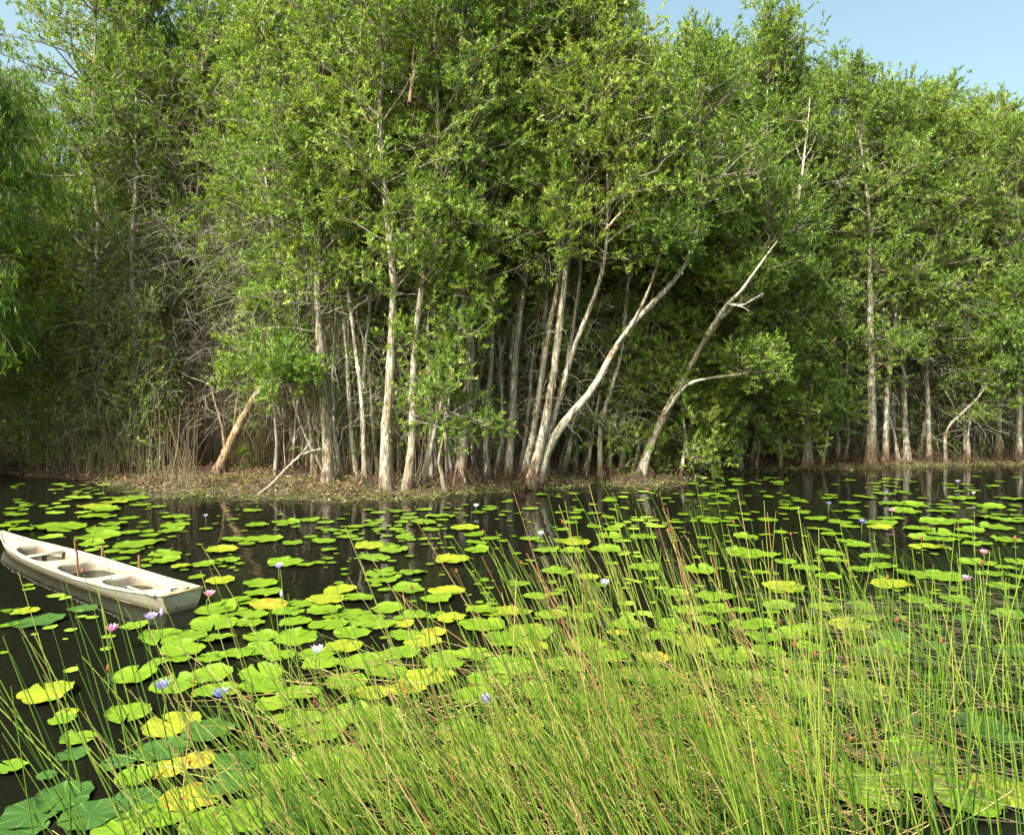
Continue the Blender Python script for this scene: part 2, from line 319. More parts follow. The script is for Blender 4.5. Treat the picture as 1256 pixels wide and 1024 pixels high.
def build_tree(name, label, cat, P, r0, r1, zc, seed, barkm='bark', leafm='leaf', forks=(), group=None, rootn=34, local=False, nring=9, **ck):
    rng = np.random.default_rng(seed); P = np.asarray(P, float); base = P[0].copy()
    t = empty(name, base, label, cat, group)
    V, Fc, Q = trunk_mesh(rng, P-base, r0, r1, nring)
    parts = [(V, Fc)]; Qs = [Q]
    for fp, fr0, fr1 in forks:
        v, f, q = trunk_mesh(rng, np.asarray(fp)-base, fr0, fr1, 7, 1.0, 14); parts.append((v, f)); Qs.append(q)
    rb_ = np.random.default_rng(seed+5000)
    if r0 > .028 and name != 'young_paperbark':
        ns = int(90+r0*1500*min(1, P[:, 2].max()/5)); L_ = (Q[:, 2] < max(3., Q[-1, 2]*.62)).sum(); ii = rb_.integers(0, max(2, L_-1), ns); tt = rb_.random(ns)[:, None]; c0 = Q[ii]*(1-tt)+Q[ii+1]*tt
        tl_ = norm(Q[ii+1]-Q[ii]); fr = ii/(len(Q)-1); rr = (r1+(r0-r1)*(1-fr)**1.35)*(1+.55*np.exp(-(c0[:, 2]-Q[0, 2])/.3)); az = rb_.uniform(0, 2*PI, ns)
        on = np.stack([np.cos(az), np.sin(az), az*0], 1); on = norm(on-tl_*(on*tl_).sum(1, keepdims=True)); sd2 = np.cross(tl_, on)
        sgn = np.where(rb_.random(ns) < .7, -1., 1.)[:, None]; Ls = rb_.uniform(.04, .16, ns)[:, None]*min(1, r0/.07+.3); Ws = rb_.uniform(.01, .03, ns)[:, None]*min(1, r0/.07+.3)
        a0 = c0+on*rr[:, None]*.98; e0 = a0+tl_*sgn*Ls+on*rb_.uniform(.012, .05, ns)[:, None]*min(1, r0/.07+.3)
        Vs = np.stack([a0-sd2*Ws*.5, a0+sd2*Ws*.5, e0+sd2*Ws*.3, e0-sd2*Ws*.35], 1).reshape(-1, 3)
        parts.append((Vs, np.arange(4*ns).reshape(-1, 4), rb_.random(ns)+.001))
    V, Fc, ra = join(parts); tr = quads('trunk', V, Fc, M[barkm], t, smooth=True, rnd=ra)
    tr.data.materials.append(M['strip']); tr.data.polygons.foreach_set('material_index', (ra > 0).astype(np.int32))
    brs, lvs = [], []
    if zc is not None:
        for k, q in enumerate(Qs):
            kk = dict(ck)
            if k: kk['nb'] = max(6, int(ck.get('nb', 46)*.35)); kk['Lb'] = ck.get('Lb', 1.5)*.7
            br, lv = crown(rng, q, max(zc-base[2], q[:, 2].min() + (.55*np.ptp(q[:, 2]) if k else 0)), **kk); quads('side_branches' if k else 'branches', br[0], br[1], M['twig'], t); quads('side_crown' if k else 'crown', lv[0], lv[1], M[leafm], t, rnd=lv[2])
    if rootn:
        v, f = roots(rng, np.zeros(3), r0*1.4, rootn); quads('roots', v, f, M['root'], t)
    return t
def up(pts, Y, top=11.5, seed=0, yj=.25, lean=.3):
    """pixel path at distance Y -> 3-D trunk path continued to full height"""
    rng = np.random.default_rng(seed); P = [wp(a, b, Y) for a, b in pts]; P = np.array(P); P[0, 2] = min(P[0, 2], .05)
    P[:, 1] += np.linspace(0, 1, len(P))*rng.normal(0, yj)
    d = (P[-1]-P[-2]); d /= np.linalg.norm(d); out = list(P); p = P[-1].copy()
    if top is None: return np.array(out)
    while p[2] < top:
        d = norm(d*.72+np.array([rng.normal(0, .08), rng.normal(0, .06), .42])); p = p+d*.7; out.append(p.copy())
    return np.array(out)
SKY = [(-400, 20), (-60, 70), (0, 92), (70, 100), (78, -60), (690, -60), (745, -15), (775, 25), (806, 50), (826, 30), (850, 22), (900, 36), (960, 26), (1000, 52), (1050, 68), (1075, 98), (1095, 88), (1150, 108), (1165, 126), (1180, 110), (1212, 122), (1240, 122), (1256, 140), (1500, 200)]
def ytop(px): return float(np.interp(px, [a for a, b in SKY], [b for a, b in SKY]))
ORD = ['first', 'second', 'third', 'fourth', 'fifth', 'sixth', 'seventh', 'eighth', 'ninth', 'tenth', 'eleventh', 'twelfth', 'thirteenth', 'fourteenth', 'fifteenth', 'sixteenth', 'seventeenth', 'eighteenth', 'nineteenth', 'twentieth']
HERO = []
def hero(px, Y, r0, zc, label, seed, top=11.3, r1=.02, cat='tree', name='paperbark_tree', **k):
    if top and px[0][0] > 780: top = min(top, H+(HOR-ytop(px[-1][0]+20))/F*Y-1.5)
    P = up(px, Y, top, seed); t = build_tree(name, label, cat, P, r0, r1, zc, seed, **k); HERO.append((t, px[0][0], label)); return t
G1 = 'paperbark trees standing along the bank'
mid = dict(nb=58, Lb=1.6, group=G1, bias=(0, -.4, 0))
hero([(265, 582), (285, 540), (300, 512), (326, 464)], 17.3, .12, None, 'thick tan trunk snapped off and leaning right over the littered mound', 11, top=None, r1=.085, barkm='barktan', rootn=60,
     forks=[([wp(276, 560, 17.3), wp(274, 528, 17.2), wp(267, 505, 17.2), wp(259, 476, 17.1)], .035, .018), ([wp(283, 545, 17.35), wp(288, 515, 17.4), wp(290, 488, 17.4)], .03, .02)])
hero([(402, 598), (404, 560), (397, 505), (394, 440), (388, 375)], 15.6, .11, 3.13, 'grey crooked trunk with a swollen bend, first tree right of the leaf-covered mound', 12,
     forks=[([wp(398, 580, 15.6), wp(380, 545, 15.5), wp(366, 515, 15.4), wp(357, 470, 15.3)], .04, .015)], **mid)
hero([(447, 602), (445, 560), (440, 485), (427, 405), (416, 330)], 15.1, .05, 3.52, 'slim white trunk with a gentle curve to the left, standing between two thicker trunks', 13, **mid)
hero([(438, 596), (430, 520), (425, 440), (420, 380)], 15.8, .05, 3.42, 'slim greenish trunk just behind the curved slim white one', 14, **mid)
hero([(476, 603), (473, 560), (479, 490), (483, 420), (487, 345), (480, 280)], 15.0, .115, 3.89, 'brightest cream trunk with peeling bark, straight and widening at the foot', 15, **mid)
hero([(498, 606), (508, 545), (505, 475), (512, 400), (521, 330)], 14.9, .085, 3.70, 'mottled pale trunk with small kinks, right neighbour of the brightest cream trunk', 16, **mid)
hero([(516, 603), (529, 540), (541, 470), (553, 410), (560, 360)], 15.2, .06, 2.3, 'double stemmed trunk slanting right with leaf tufts low on its stem', 17,
     forks=[([wp(520, 590, 15.2), wp(536, 520, 15.1), wp(556, 440, 15.1), wp(566, 380, 15.1), wp(572, 330, 15.)], .05, .03)], **mid)
hero([(565, 594), (571, 520), (577, 445), (577, 375), (590, 300)], 15.6, .12, 3.89, 'stout grey trunk with peeling strips beside a black gap', 18, **mid)
hero([(624, 590), (629, 505), (632, 425), (645, 335), (655, 245), (664, 170)], 16.4, .085, 5.6, 'tall pale grey trunk whose stem shows high into the canopy', 19, top=11.8, **mid)
hero([(640, 592), (655, 530), (668, 440), (684, 345), (700, 275)], 15.9, .075, 4.18, 'left stem of the fan of trunks spreading from one foot', 20, top=10.4, **mid)
hero([(650, 596), (664, 542), (680, 455), (689, 375), (697, 300)], 15.5, .10, 4.18, 'thickest cream stem of the fan of trunks, leaning slightly right', 21, top=9.6, **mid)
hero([(655, 592), (683, 500), (702, 430), (724, 380), (738, 335)], 15.8, .07, 4.37, 'thin mottled stem of the fan bending right at half height', 22, top=8.9, **mid)
hero([(658, 596), (672, 545), (700, 505), (727, 485), (752, 430), (790, 382), (832, 345)], 15.6, .10, 4.9, 'grey trunk leaning far right and forking, rightmost stem of the fan', 23, top=8.0,
     forks=[([wp(757, 422, 15.6), wp(775, 400, 15.5), wp(795, 360, 15.4), wp(812, 310, 15.3)], .05, .02)], **mid)
hero([(784, 592), (794, 552), (818, 505), (848, 448), (880, 395), (915, 345), (945, 300)], 16.9, .105, 3.6, 'long white trunk leaning far right out of a reddish root stump in the water', 24, top=5.8, r1=.03, nb=40, Lb=1.3, group=G1, rootn=110,
     forks=[([wp(884, 390, 16.9), wp(905, 372, 16.7), wp(934, 364, 16.6)], .05, .02), ([wp(815, 508, 16.9), wp(842, 470, 16.6), wp(880, 462, 16.4), wp(920, 458, 16.3)], .05, .02)])
low = dict(nb=70, Lb=1.45, group=G1, el=(-5, 50), bias=(0, -.4, 0))
hero([(905, 570), (908, 520), (912, 465), (908, 400)], 19.3, .085, 1.20, 'pale trunk under an arching white side branch', 25, top=11.4, **low)
hero([(922, 570), (925, 520), (932, 470)], 19.6, .06, 1.00, 'slanting thin trunk close behind the arching white side branch', 26, top=11.6, **low)
hero([(990, 568), (991, 500), (990, 430), (986, 380)], 19.6, .10, 2.20, 'pale trunk half hidden by leaves left of the black opening', 27, top=11.6, **low)
hero([(1068, 566), (1069, 510), (1064, 440), (1062, 390)], 20.2, .125, 2.70, 'stout pale trunk with shaggy base right of the black opening', 28, top=11.8, **low)
hero([(1087, 568), (1086, 510), (1090, 450), (1098, 380)], 20.3, .075, 3.00, 'thinner straight trunk just right of the stout shaggy one', 29, top=11.5, **low)
hero([(1113, 566), (1112, 505), (1114, 440), (1117, 380)], 20.9, .09, 3.10, 'pale trunk between the thin straight one and the slim cream one', 30, top=11.6, **low)
hero([(1140, 566), (1139, 510), (1136, 450)], 20.9, .065, 2.50, 'slim cream trunk standing alone above dark undergrowth', 31, top=11.4, **low)
hero([(1224, 562), (1227, 510), (1236, 455)], 21.6, .08, 2.20, 'cream trunk slanting right above red-brown roots near the right edge', 32, top=11.4, **low)
hero([(1250, 562), (1252, 500), (1250, 440)], 21.4, .09, 2.30, 'rightmost pale trunk on the far bank', 33, top=11.2, **low)
hero([(1030, 568), (1024, 520), (1032, 450)], 20.6, .06, 1.10, 'dark leafy tree at the left edge of the black opening', 34, top=11.6, **low)
hero([(955, 570), (957, 520), (950, 450)], 20.0, .06, 0.80, 'bushy tree with leaves almost to the water between two pale trunks', 35, top=11.7, **low)
hero([(865, 580), (862, 540), (868, 470)], 18.6, .05, 0.70, 'low leafy tree with drooping twigs over the water right of the long leaning trunk', 36, top=6.5, **low)
hero([(1185, 565), (1186, 520), (1180, 450)], 21.4, .06, 0.75, 'bushy tree over dark undergrowth left of the slanting cream trunk', 37, top=11.5, **low)
left = dict(nb=64, Lb=1.7, group=G1, el=(-10, 50), bias=(0, -.3, 0))
hero([(242, 575), (243, 430), (240, 330), (238, 280)], 20.2, .10, 4.4, 'tan trunk glimpsed high through the leaves above the mound', 38, top=12.6, barkm='barktan', **left)
hero([(170, 585), (168, 480), (165, 400)], 18.8, .10, 3.6, 'vine-hung tree at the edge of the deep shade left of the mound', 39, top=12.8, **left)
hero([(340, 590), (345, 500), (342, 420)], 18.9, .06, 2.9, 'thin tree with a dense leafy skirt above the fallen bleached branch', 40, top=12.0, **left)
hero([(132, 584), (130, 480), (128, 380)], 19.4, .09, 3.2, 'leafy tree whose crown edge borders the sky gap at upper left', 41, top=12.9, **{**left, 'nb': 110, 'Lb': 1.9})
hero([(300, 585), (298, 500), (303, 420)], 19.8, .07, 3.5, 'tree hidden behind dry hanging twigs above the leaning broken trunk', 42, top=12.4, **left)

rs = np.random.default_rng(909)
SL = [385, 414, 421, 457, 465, 489, 529, 537, 549, 557, 584, 597, 606, 613, 621, 634, 647, 669, 689, 706, 719, 737, 747, 760, 771, 785, 812, 828, 846, 880, 937, 973, 1012, 1052, 1079, 1101, 1126, 1162, 1204, 1240]
for q, x in enumerate(SL):
    Y = float(np.interp(x, [380, 520, 700, 800, 870, 1250], [15.9, 15.7, 16.3, 17.8, 20.0, 22]))+rs.uniform(0, 1.3)
    yb = HOR+F*1.93/Y; tx = (x-520)*.22 if x < 860 else 0
    k = rs.normal(0, 10, 3); pts = [(x, yb), (x+tx*.25+k[0], yb-65), (x+tx*.6+k[1], yb-150), (x+tx+k[2], yb-250)]
    sd_ = 'centre stand' if x < 860 else 'right bank'; kk = q if x < 860 else q-29
    P = up(pts, Y, float(min(rs.uniform(8, 10.5), H+(HOR-ytop(x))/F*Y-1.3)), 300+q)
    build_tree('paperbark_tree', f'slim pale stem, {ORD[kk] if kk < 20 else ["twenty-first", "twenty-second", "twenty-third", "twenty-fourth", "twenty-fifth", "twenty-sixth", "twenty-seventh", "twenty-eighth", "twenty-ninth", "thirtieth"][kk-20]} from the left among the thin trunks of the {sd_}', 'tree', P, rs.uniform(.03, .062), .012, float(rs.uniform(3.4, 5.2)) if x < 860 else float(rs.uniform(1.8, 3.5)), 300+q, rootn=14, group='slim paperbark stems', nring=7, nb=20, Lb=1.1, bias=(0, -.2, 0))
BU = [(338, 16.7, 2.9, 1.9), (546, 14.9, 1.9, 1.2), (715, 17.4, 3.9, 1.9), (748, 17.2, 2.8, .7), (775, 17.5, 4.6, 1.9), (808, 17.9, 4.9, 2.3), (835, 17.3, 3.6, .4), (858, 18.3, 4.2, .35), (884, 18.6, 3.2, .35), (928, 19.4, 4.0, .6), (958, 19.5, 3.0, .4), (1008, 19.8, 3.2, .9), (1035, 20.6, 4.6, 2.6), (1102, 20.6, 4.2, 2.6), (1160, 20.9, 4.4, 2.0), (1188, 21, 3.6, 1.2), (1262, 21.1, 4.6, 2.2)]
for q, (x, Y, h, zc) in enumerate(BU):
    yb = HOR+F*1.93/Y; P = up([(x, yb), (x+rs.normal(0, 6), yb-40), (x+rs.normal(0, 12), yb-80)], Y, h, 400+q)
    build_tree('young_paperbark', f'low leafy young paperbark overhanging the waterline, {ORD[q]} from the left', 'tree', P, .045, .012, zc, 400+q, rootn=16, group='young paperbarks at the waterline', nring=7, nb=int(16+9*(h-zc)), Lb=.95, el=(-20, 45), bias=(0, -.35, 0), nsub=5)

# prototypes for the stand behind, copied with obj.copy()
protos = []
def proto(seed, h, zc, **k):
    rng = np.random.default_rng(seed); P = [np.zeros(3)]; d = np.array([rng.normal(0, .08), rng.normal(0, .08), 1])
    while P[-1][2] < h:
        d = norm(d+np.array([rng.normal(0, .05), rng.normal(0, .05), .12])); P.append(P[-1]+d*.8)
    t = build_tree('paperbark_tree', None, None, P, rng.uniform(.05, .09), .015, zc, seed, rootn=0, nring=7, **k)
    top = max(v.co.z for v in [c for c in t.children if c.name.startswith('crown')][0].data.vertices); protos.append([t, top-.15, False]); return t
proto(101, 11, 2.0, nb=74, Lb=1.6); proto(102, 11, 3.2, nb=70, Lb=1.7, leafm='leafy'); proto(103, 11, .8, nb=84, Lb=1.6)
proto(104, 11, 2.4, nb=74, Lb=1.8, leafm='leafy'); proto(105, 11, 4.0, nb=64, Lb=1.6); proto(106, 11, .4, nb=84, Lb=1.5, leafm='leafy')
def copy_thing(t, loc, rz, sc):
    r = t.copy(); C.objects.link(r); r.location = loc; r.rotation_euler = (0, 0, rz); r.scale = sc
    for ch in t.children:
        c = ch.copy(); C.objects.link(c); c.parent = r
    return r
rng = np.random.default_rng(7); cand = []
for row, (dY, step) in enumerate([(1.5, 44), (3.0, 46), (4.8, 46), (7.0, 48), (10, 44), (14, 42), (19, 46), (25, 46)]):
    for px in np.arange(-130, 1390, step):
        px = px+rng.uniform(-.35, .35)*step
        Yb = float(np.interp(px, [-150, 0, 250, 700, 800, 900, 1256, 1400], [19.5, 19.6, 18.2, 16.6, 18, 20.2, 21.8, 22]))
        cand.append((px, Yb+dY+rng.uniform(-.5, .5), row))
rec = []
for i, (px, Y, row) in enumerate(cand):
    X = (px-628)/F*Y
    hh = H+(HOR-ytop(px))/F*Y
    hh = min(hh, 13.6)*rng.uniform(.86, 1.0)
    if 66 < px < 100: continue
    k = int(rng.integers(0, 6)) if row < 3 else int(rng.choice([2, 5, 2, 5, 0, 3]))
    if row == 0 and 400 < px < 760: k = 4
    pr = protos[k]; s = hh/pr[1]; rz = rng.uniform(0, 2*PI); sw = min(max(s, .85), 1.1)
    if not pr[2]:
        t = pr[0]; t.location = (X, Y, .08); t.rotation_euler = (0, 0, rz); t.scale = (sw, sw, s); pr[2] = True
    else: t = copy_thing(pr[0], (X, Y, .08), rz, (sw, sw, s))
    rec.append((t, px, Y))
LM = [(p, l) for (_, p, l) in [(a, b, c) for a, b, c in HERO]]
SHORT = {11: 'the snapped leaning tan trunk', 12: 'the crooked grey trunk', 15: 'the brightest cream trunk', 18: 'the stout grey trunk', 21: 'the fan of trunks', 24: 'the long leaning white trunk', 27: 'the pale trunk left of the black opening', 28: 'the stout shaggy trunk', 31: 'the slim cream trunk', 33: 'the rightmost pale trunk', 39: 'the vine-hung tree', 41: 'the crown edge at upper left', 25: 'the arching white side branch'}
LMX = [(265, SHORT[11]), (402, SHORT[12]), (476, SHORT[15]), (565, SHORT[18]), (660, SHORT[21]), (800, SHORT[24]), (905, SHORT[25]), (990, SHORT[27]), (1068, SHORT[28]), (1140, SHORT[31]), (1245, SHORT[33]), (170, SHORT[39]), (110, SHORT[41]), (30, 'the drooping bright green tree')]
ORDX = lambda k: ORD[k] if k < 20 else str(k+1)+('st' if k % 10 == 0 else 'nd' if k % 10 == 1 else 'rd' if k % 10 == 2 else 'th')
by = {}
for t, px, Y in rec:
    j = int(np.argmin([abs(px-a) for a, _ in LMX])); by.setdefault(j, []).append((Y, px, t))
for j, l in by.items():
    for q, (Y, px, t) in enumerate(sorted(l, key=lambda e: e[0])):
        tag(t, f'paperbark, {ORDX(q)} tree back behind {LMX[j][1]}', 'tree', 'paperbark trees packed behind the bank')

# drooping bright green tree at far left, trees beyond the left edge that shade the corner
P = up([(-22, 590), (-24, 500), (-14, 400), (-4, 300), (0, 200)], 16.3, 8.3, 51)
build_tree('drooping_tree', 'bright green tree with long hanging leaves at the left edge', 'tree', P, .11, .02, 3.0, 51, leafm='willow', barkm='darkbark', bias=(0, -.3, 0), nb=84, Lb=1.6, long=True, lw=(.17, .02), upleaf=-1.1, nl=13, nsub=6, ntw=4, droop=-.10)
P = np.array([[-12.0, 14.6, .05], [-12.0, 14.6, 3], [-11.7, 14.5, 6], [-11.3, 14.4, 9.4]])
build_tree('drooping_tree', 'tall tree whose hanging sprays enter the sky at the upper left corner', 'tree', P, .12, .02, 5.6, 52, leafm='willow', barkm='darkbark', nb=34, Lb=1.7, long=True, lw=(.15, .022), upleaf=-1, nl=11, nsub=5, ntw=4, droop=-.08)
for q, (x, y, h) in enumerate([(-14.2, 17.8, 10.5), (-15.5, 19.5, 11), (-14.9, 12.8, 9.8), (-14.6, 15.2, 9.8), (-17, 16.6, 11), (-16.8, 12.6, 10.5), (-16.4, 14.6, 10.2), (-18.6, 11.6, 10.5)]):
    t = copy_thing(protos[q % 4][0], (x, y, .1), q*1.3, (1.2, 1.2, h/11)); tag(t, f'dense paperbark past the left end of the shaded bank, {ORD[q]} of its clump', 'tree', 'paperbarks past the left end')

# ------------------------------------------------------------------ undergrowth: dry stems, litter, vines
rng = np.random.default_rng(21)
def spread_bank(n, x0, x1, d0, d1, pw=1.6):
    px = rng.uniform(x0, x1, n); D = d0+(d1-d0)*rng.random(n)**pw; Y = np.full(n, 17.)
    for _ in range(12): Y = .5*Y+.5*(shore((px-628)/F*Y)+D)
    return (px-628)/F*Y, Y
n = 4200; pxh = np.concatenate([rng.uniform(190, 405, 3000), rng.uniform(60, 200, 1200)]); Yh = np.where(pxh > 195, np.interp(pxh, [190, 260, 330, 405], [18.6, 18.3, 17.6, 16.8]), 18.4)+rng.uniform(0, 1.6, n)
P = grow(rng, np.stack([(pxh-628)/F*Yh, Yh, rng.uniform(1.2, 4.6, n)], 1), np.stack([rng.normal(0, .12, n), rng.normal(0, .12, n), -np.ones(n)], 1), rng.uniform(.5, 1.9, n), 8, -.05, .10)
v, f = tubes(P, np.linspace(1, .4, 8)[None]*rng.uniform(.002, .0045, (n, 1)), 3)
tag(quads('hanging_dry_twigs', v, f, M['dry'], rnd=np.repeat(np.clip(rng.normal(.55, .25, n), 0, 1), 21)), 'curtain of thin brown dry twigs hanging above the littered mound', 'dry twigs', kind='stuff')
lst = []
for (n, x0, x1, d0, d1, h0, h1, cl) in [(1300, 185, 400, 4.0, 5.5, .6, 2.3, .6), (1300, 380, 880, 1.4, 7, .3, 2.2, .3), (1300, 850, 1300, .5, 5, .2, 1.2, .2), (900, -60, 240, .4, 4, .4, 2.0, .15)]:
    X, Y = spread_bank(n, x0, x1, d0, d1); st = np.stack([X, Y, gz(X, Y)-.03], 1)
    d = np.stack([rng.normal(0, .16, n), rng.normal(0, .16, n), np.ones(n)], 1)
    P = grow(rng, st, d, rng.uniform(h0, h1, n), 6, 0., .09)
    v, f = tubes(P, np.linspace(1, .4, 6)[None]*rng.uniform(.003, .009, (n, 1)), 3)
    lst.append((v, f, np.repeat(np.clip(cl+rng.normal(0, .25, n), 0, 1), 15)))
v, f, r = join(lst); tag(quads('dry_undergrowth', v, f, M['dry'], rnd=r), 'thicket of fine dry brown stems filling the gaps between the trunks', 'undergrowth', kind='stuff')
# thin grey understorey saplings (pale stems seen in the dark between trunks)
n = 420; px = rng.uniform(350, 1290, n); Yb = np.interp(px, [350, 700, 900, 1290], [16.6, 17.4, 20.6, 22]); Y = Yb+rng.uniform(.2, 7, n); X = (px-628)/F*Y
P = grow(rng, np.stack([X, Y, np.full(n, .05)], 1), np.stack([rng.normal(.03, .09, n), rng.normal(0, .05, n), np.ones(n)], 1), rng.uniform(3.5, 7, n), 9, .04, .05)
v, f = tubes(P, np.linspace(1, .35, 9)[None]*rng.uniform(.012, .038, (n, 1)), 6)
tag(quads('sapling_thicket', v, f, M['bark'], smooth=True), 'mass of thin pale saplings standing in the dark behind the front trunks', 'saplings', kind='stuff')
# leafy low growth
lst = []; tl = []
for (n, x0, x1, d0, d1, z0, z1) in [(2200, -60, 190, .5, 3, .1, 4.2), (500, 185, 400, 3.6, 5.5, .3, 2.6), (1300, 700, 900, .6, 3.5, .1, 2.6), (2600, 860, 1320, .3, 3.0, .08, 2.4), (3000, 380, 740, 1.3, 6, .5, 4.4), (11000, -200, 1450, 7, 17, .1, 4.5)]:
    X, Y = spread_bank(n, x0, x1, d0, d1); Z = z0+(z1-z0)*rng.random(n); st = np.stack([X, Y, Z], 1)
    Tw = grow(rng, st, np.stack([rng.normal(0, .5, n), rng.normal(0, .5, n), np.ones(n)*.5], 1), rng.uniform(.25, .5, n), 4, -.1, .15)
    tl.append(tubes(Tw, np.full((n, 4), .0035), 3)+(np.full(n*9, .4),))
    nl = 12; wi = np.repeat(np.arange(n), nl); p, d = sample(Tw, wi, rng.uniform(0, 1, n*nl))
    lst.append(leaves(rng, p, d*.6+rng.normal(0, .6, p.shape), rng.uniform(.05, .11, n*nl), rng.uniform(.018, .035, n*nl), np.clip(rng.random(n)[wi]*.5+rng.random(n*nl)*.45, 0, 1)))
v, f, r = join(lst); tag(quads('leafy_undergrowth', v, f, M['vine'], rnd=r), 'low leafy growth and creepers tangled among the trunks at the bank', 'undergrowth', kind='stuff')
v, f, r = join(tl); tag(quads('twig_undergrowth', v, f, M['mesh_twig'], rnd=r), 'fine twigs tangled through the low leafy growth on the bank', 'undergrowth', kind='stuff')
# hanging bare grey twigs below the crowns (dead lower twigs of the front trees)
n = 16000; px = np.concatenate([rng.uniform(100, 880, 11500), rng.uniform(860, 1300, 4500)]); Yb = np.interp(px, [180, 400, 700, 900, 1290], [18, 16, 16.2, 19.4, 21.4]); Y = Yb+rng.uniform(-.9, 1.8, n); X = (px-628)/F*Y
Z = np.concatenate([rng.uniform(1.2, 6.2, 8500), rng.uniform(5, 9, 3000), rng.uniform(.8, 4.6, 3200), rng.uniform(4, 8.5, 1300)])
P = grow(rng, np.stack([X, Y, Z], 1), np.stack([rng.normal(0, .8, n), rng.normal(0, .8, n), rng.normal(-.1, .5, n)], 1), rng.uniform(.3, 1.1, n), 6, -.22, .22)
v, f = tubes(P, np.linspace(1, .35, 6)[None]*rng.uniform(.0025, .006, (n, 1)), 3)
tag(quads('dead_twigs', v, f, M['mesh_twig'], rnd=np.repeat(rng.random(n), 15)), 'fine grey dead twigs drooping in tangles below the leafy crowns', 'twigs', kind='stuff')
# leaf litter
lst = []
for (n, x0, x1, d0, d1) in [(8000, 120, 450, -.6, 3.6), (3000, 430, 740, -.3, 3.6), (5000, 720, 1300, -.1, 2.5), (2500, -20, 200, -.1, 2)]:
    X, Y = spread_bank(n, x0, x1, d0, d1, 1.2); k = (gz(X, Y) > -.02) & (vnoise(X*1.9, Y*2.3, 7)+rng.normal(0, .35, n) > -.15); X, Y = X[k], Y[k]; n = len(X)
    p = np.stack([X, Y, gz(X, Y)+rng.uniform(.005, .05, n)], 1)
    d = np.stack([rng.normal(0, 1, n), rng.normal(0, 1, n), rng.normal(0, .35, n)], 1)
    lst.append(leaves(rng, p, d, rng.uniform(.05, .13, n), rng.uniform(.02, .045, n), rng.random(n), flat=.6))
v, f, r = join(lst); tag(quads('leaf_litter', v, f, M['litter'], rnd=r), 'fallen brown leaves carpeting the low muddy bank', 'leaf litter', kind='stuff')
# small twigs / creeping stems at the water edge
n = 4200; X, Y = spread_bank(n, 120, 1290, -.8, 1.6, 1.); st = np.stack([X, Y, np.maximum(gz(X, Y), 0)+.01], 1)
P = grow(rng, st, np.stack([rng.normal(0, 1, n), rng.normal(0, 1, n), rng.uniform(.1, .9, n)], 1), rng.uniform(.12, .5, n), 5, -.2, .3)
v, f = tubes(P, np.linspace(1, .4, 5)[None]*rng.uniform(.002, .006, (n, 1)), 3)
tag(quads('shore_twigs', v, f, M['dry'], rnd=np.repeat(rng.random(n)**1.8, 12)), 'criss-crossing dead twigs and creeping stems at the water line', 'twigs', kind='stuff')
n = 7000; X, Y = spread_bank(n, 120, 1290, -.9, 1.6, 1.); st = np.stack([X, Y, np.maximum(gz(X, Y), 0)+rng.uniform(.0, .09, n)], 1)
v, f, r = leaves(rng, st, np.stack([rng.normal(0, 1, n), rng.normal(0, 1, n), rng.uniform(-.1, .9, n)], 1), rng.uniform(.03, .08, n), rng.uniform(.015, .035, n), rng.random(n)*.9, flat=.5)
tag(quads('shore_plants', v, f, M['vine'], rnd=r), 'small green creeping plants spreading from the mound into the water', 'plants', kind='stuff')

# hanging vines at left
for q, (px, yt, yb, Y) in enumerate([(68, 330, 520, 18.4), (88, 300, 545, 18.6), (106, 360, 560, 18.2), (128, 340, 530, 18.5), (150, 330, 560, 18.3), (166, 380, 575, 18.0), (182, 350, 520, 17.9), (198, 400, 540, 17.9), (214, 430, 530, 17.7), (52, 380, 560, 18.6), (36, 400, 570, 18.4)]):
    a = wp(px, yt, Y); c = wp(px+rng.uniform(-6, 6), yb, Y); t = empty('hanging_vine', (a[0], a[1], c[2]), f'leafy vine hanging in the shade at left, {ORD[0]} of its row' if 0 else None)
    L = a[2]-c[2]; K = 16; zz = np.linspace(0, L, K); pth = np.stack([np.cumsum(rng.normal(0, .03, K)), np.cumsum(rng.normal(0, .03, K)), zz], 1)[None]
    v, f = tubes(pth, np.full((1, K), .008), 5); quads('vine_stem', v, f, M['twig'], t)
    n = int(L*130); p, d = sample(pth, np.zeros(n, int), rng.random(n)); off = rng.normal(0, 1, (n, 3))*np.array([.11, .11, .06])
    v, f, r = leaves(rng, p+off, norm(off+1e-4)+np.array([0, 0, -.5]), rng.uniform(.05, .1, n), rng.uniform(.035, .06, n), rng.random(n), flat=.2)
    quads('vine_leaves', v, f, M['vine'], t, rnd=r)
    t['_x'] = px
vs = sorted([o for o in C.objects if o.name.startswith('hanging_vine')], key=lambda o: o['_x'])
for k, o in enumerate(vs):
    tag(o, f'leafy vine hanging over the shaded bank, {ORD[k]} from the left edge', 'vine', 'vines hanging over the shaded bank'); del o['_x']

# bare branches and fallen wood
def branchy(name, label, cat, pts, r0, r1, matn, subs=(), n=7):
    base = pts[0]; t = empty(name, base, label, cat); rg = np.random.default_rng(int(pts[0][0]*100) % 997+5)
    v, f, q = trunk_mesh(rg, np.asarray(pts)-base, r0, r1, n, 1.0, 22); quads('limb', v, f, M[matn], t, smooth=True)
    for sp, a, b in subs:
        v, f, q = trunk_mesh(rg, np.asarray(sp)-base, a, b, 6, 1.0, 10); quads('side_branch', v, f, M[matn], t, smooth=True)
    return t
branchy('fallen_branch', 'bleached bare branch curving from the mound down into the water', 'branch', [wp(393, 551, 15.6), wp(372, 556, 15.3), wp(352, 572, 15.0), wp(332, 592, 14.8), wp(312, 607, 14.6)], .032, .014, 'deadwood',
        [([wp(366, 560, 15.2), wp(376, 548, 15.3), wp(380, 538, 15.4)], .012, .005)])
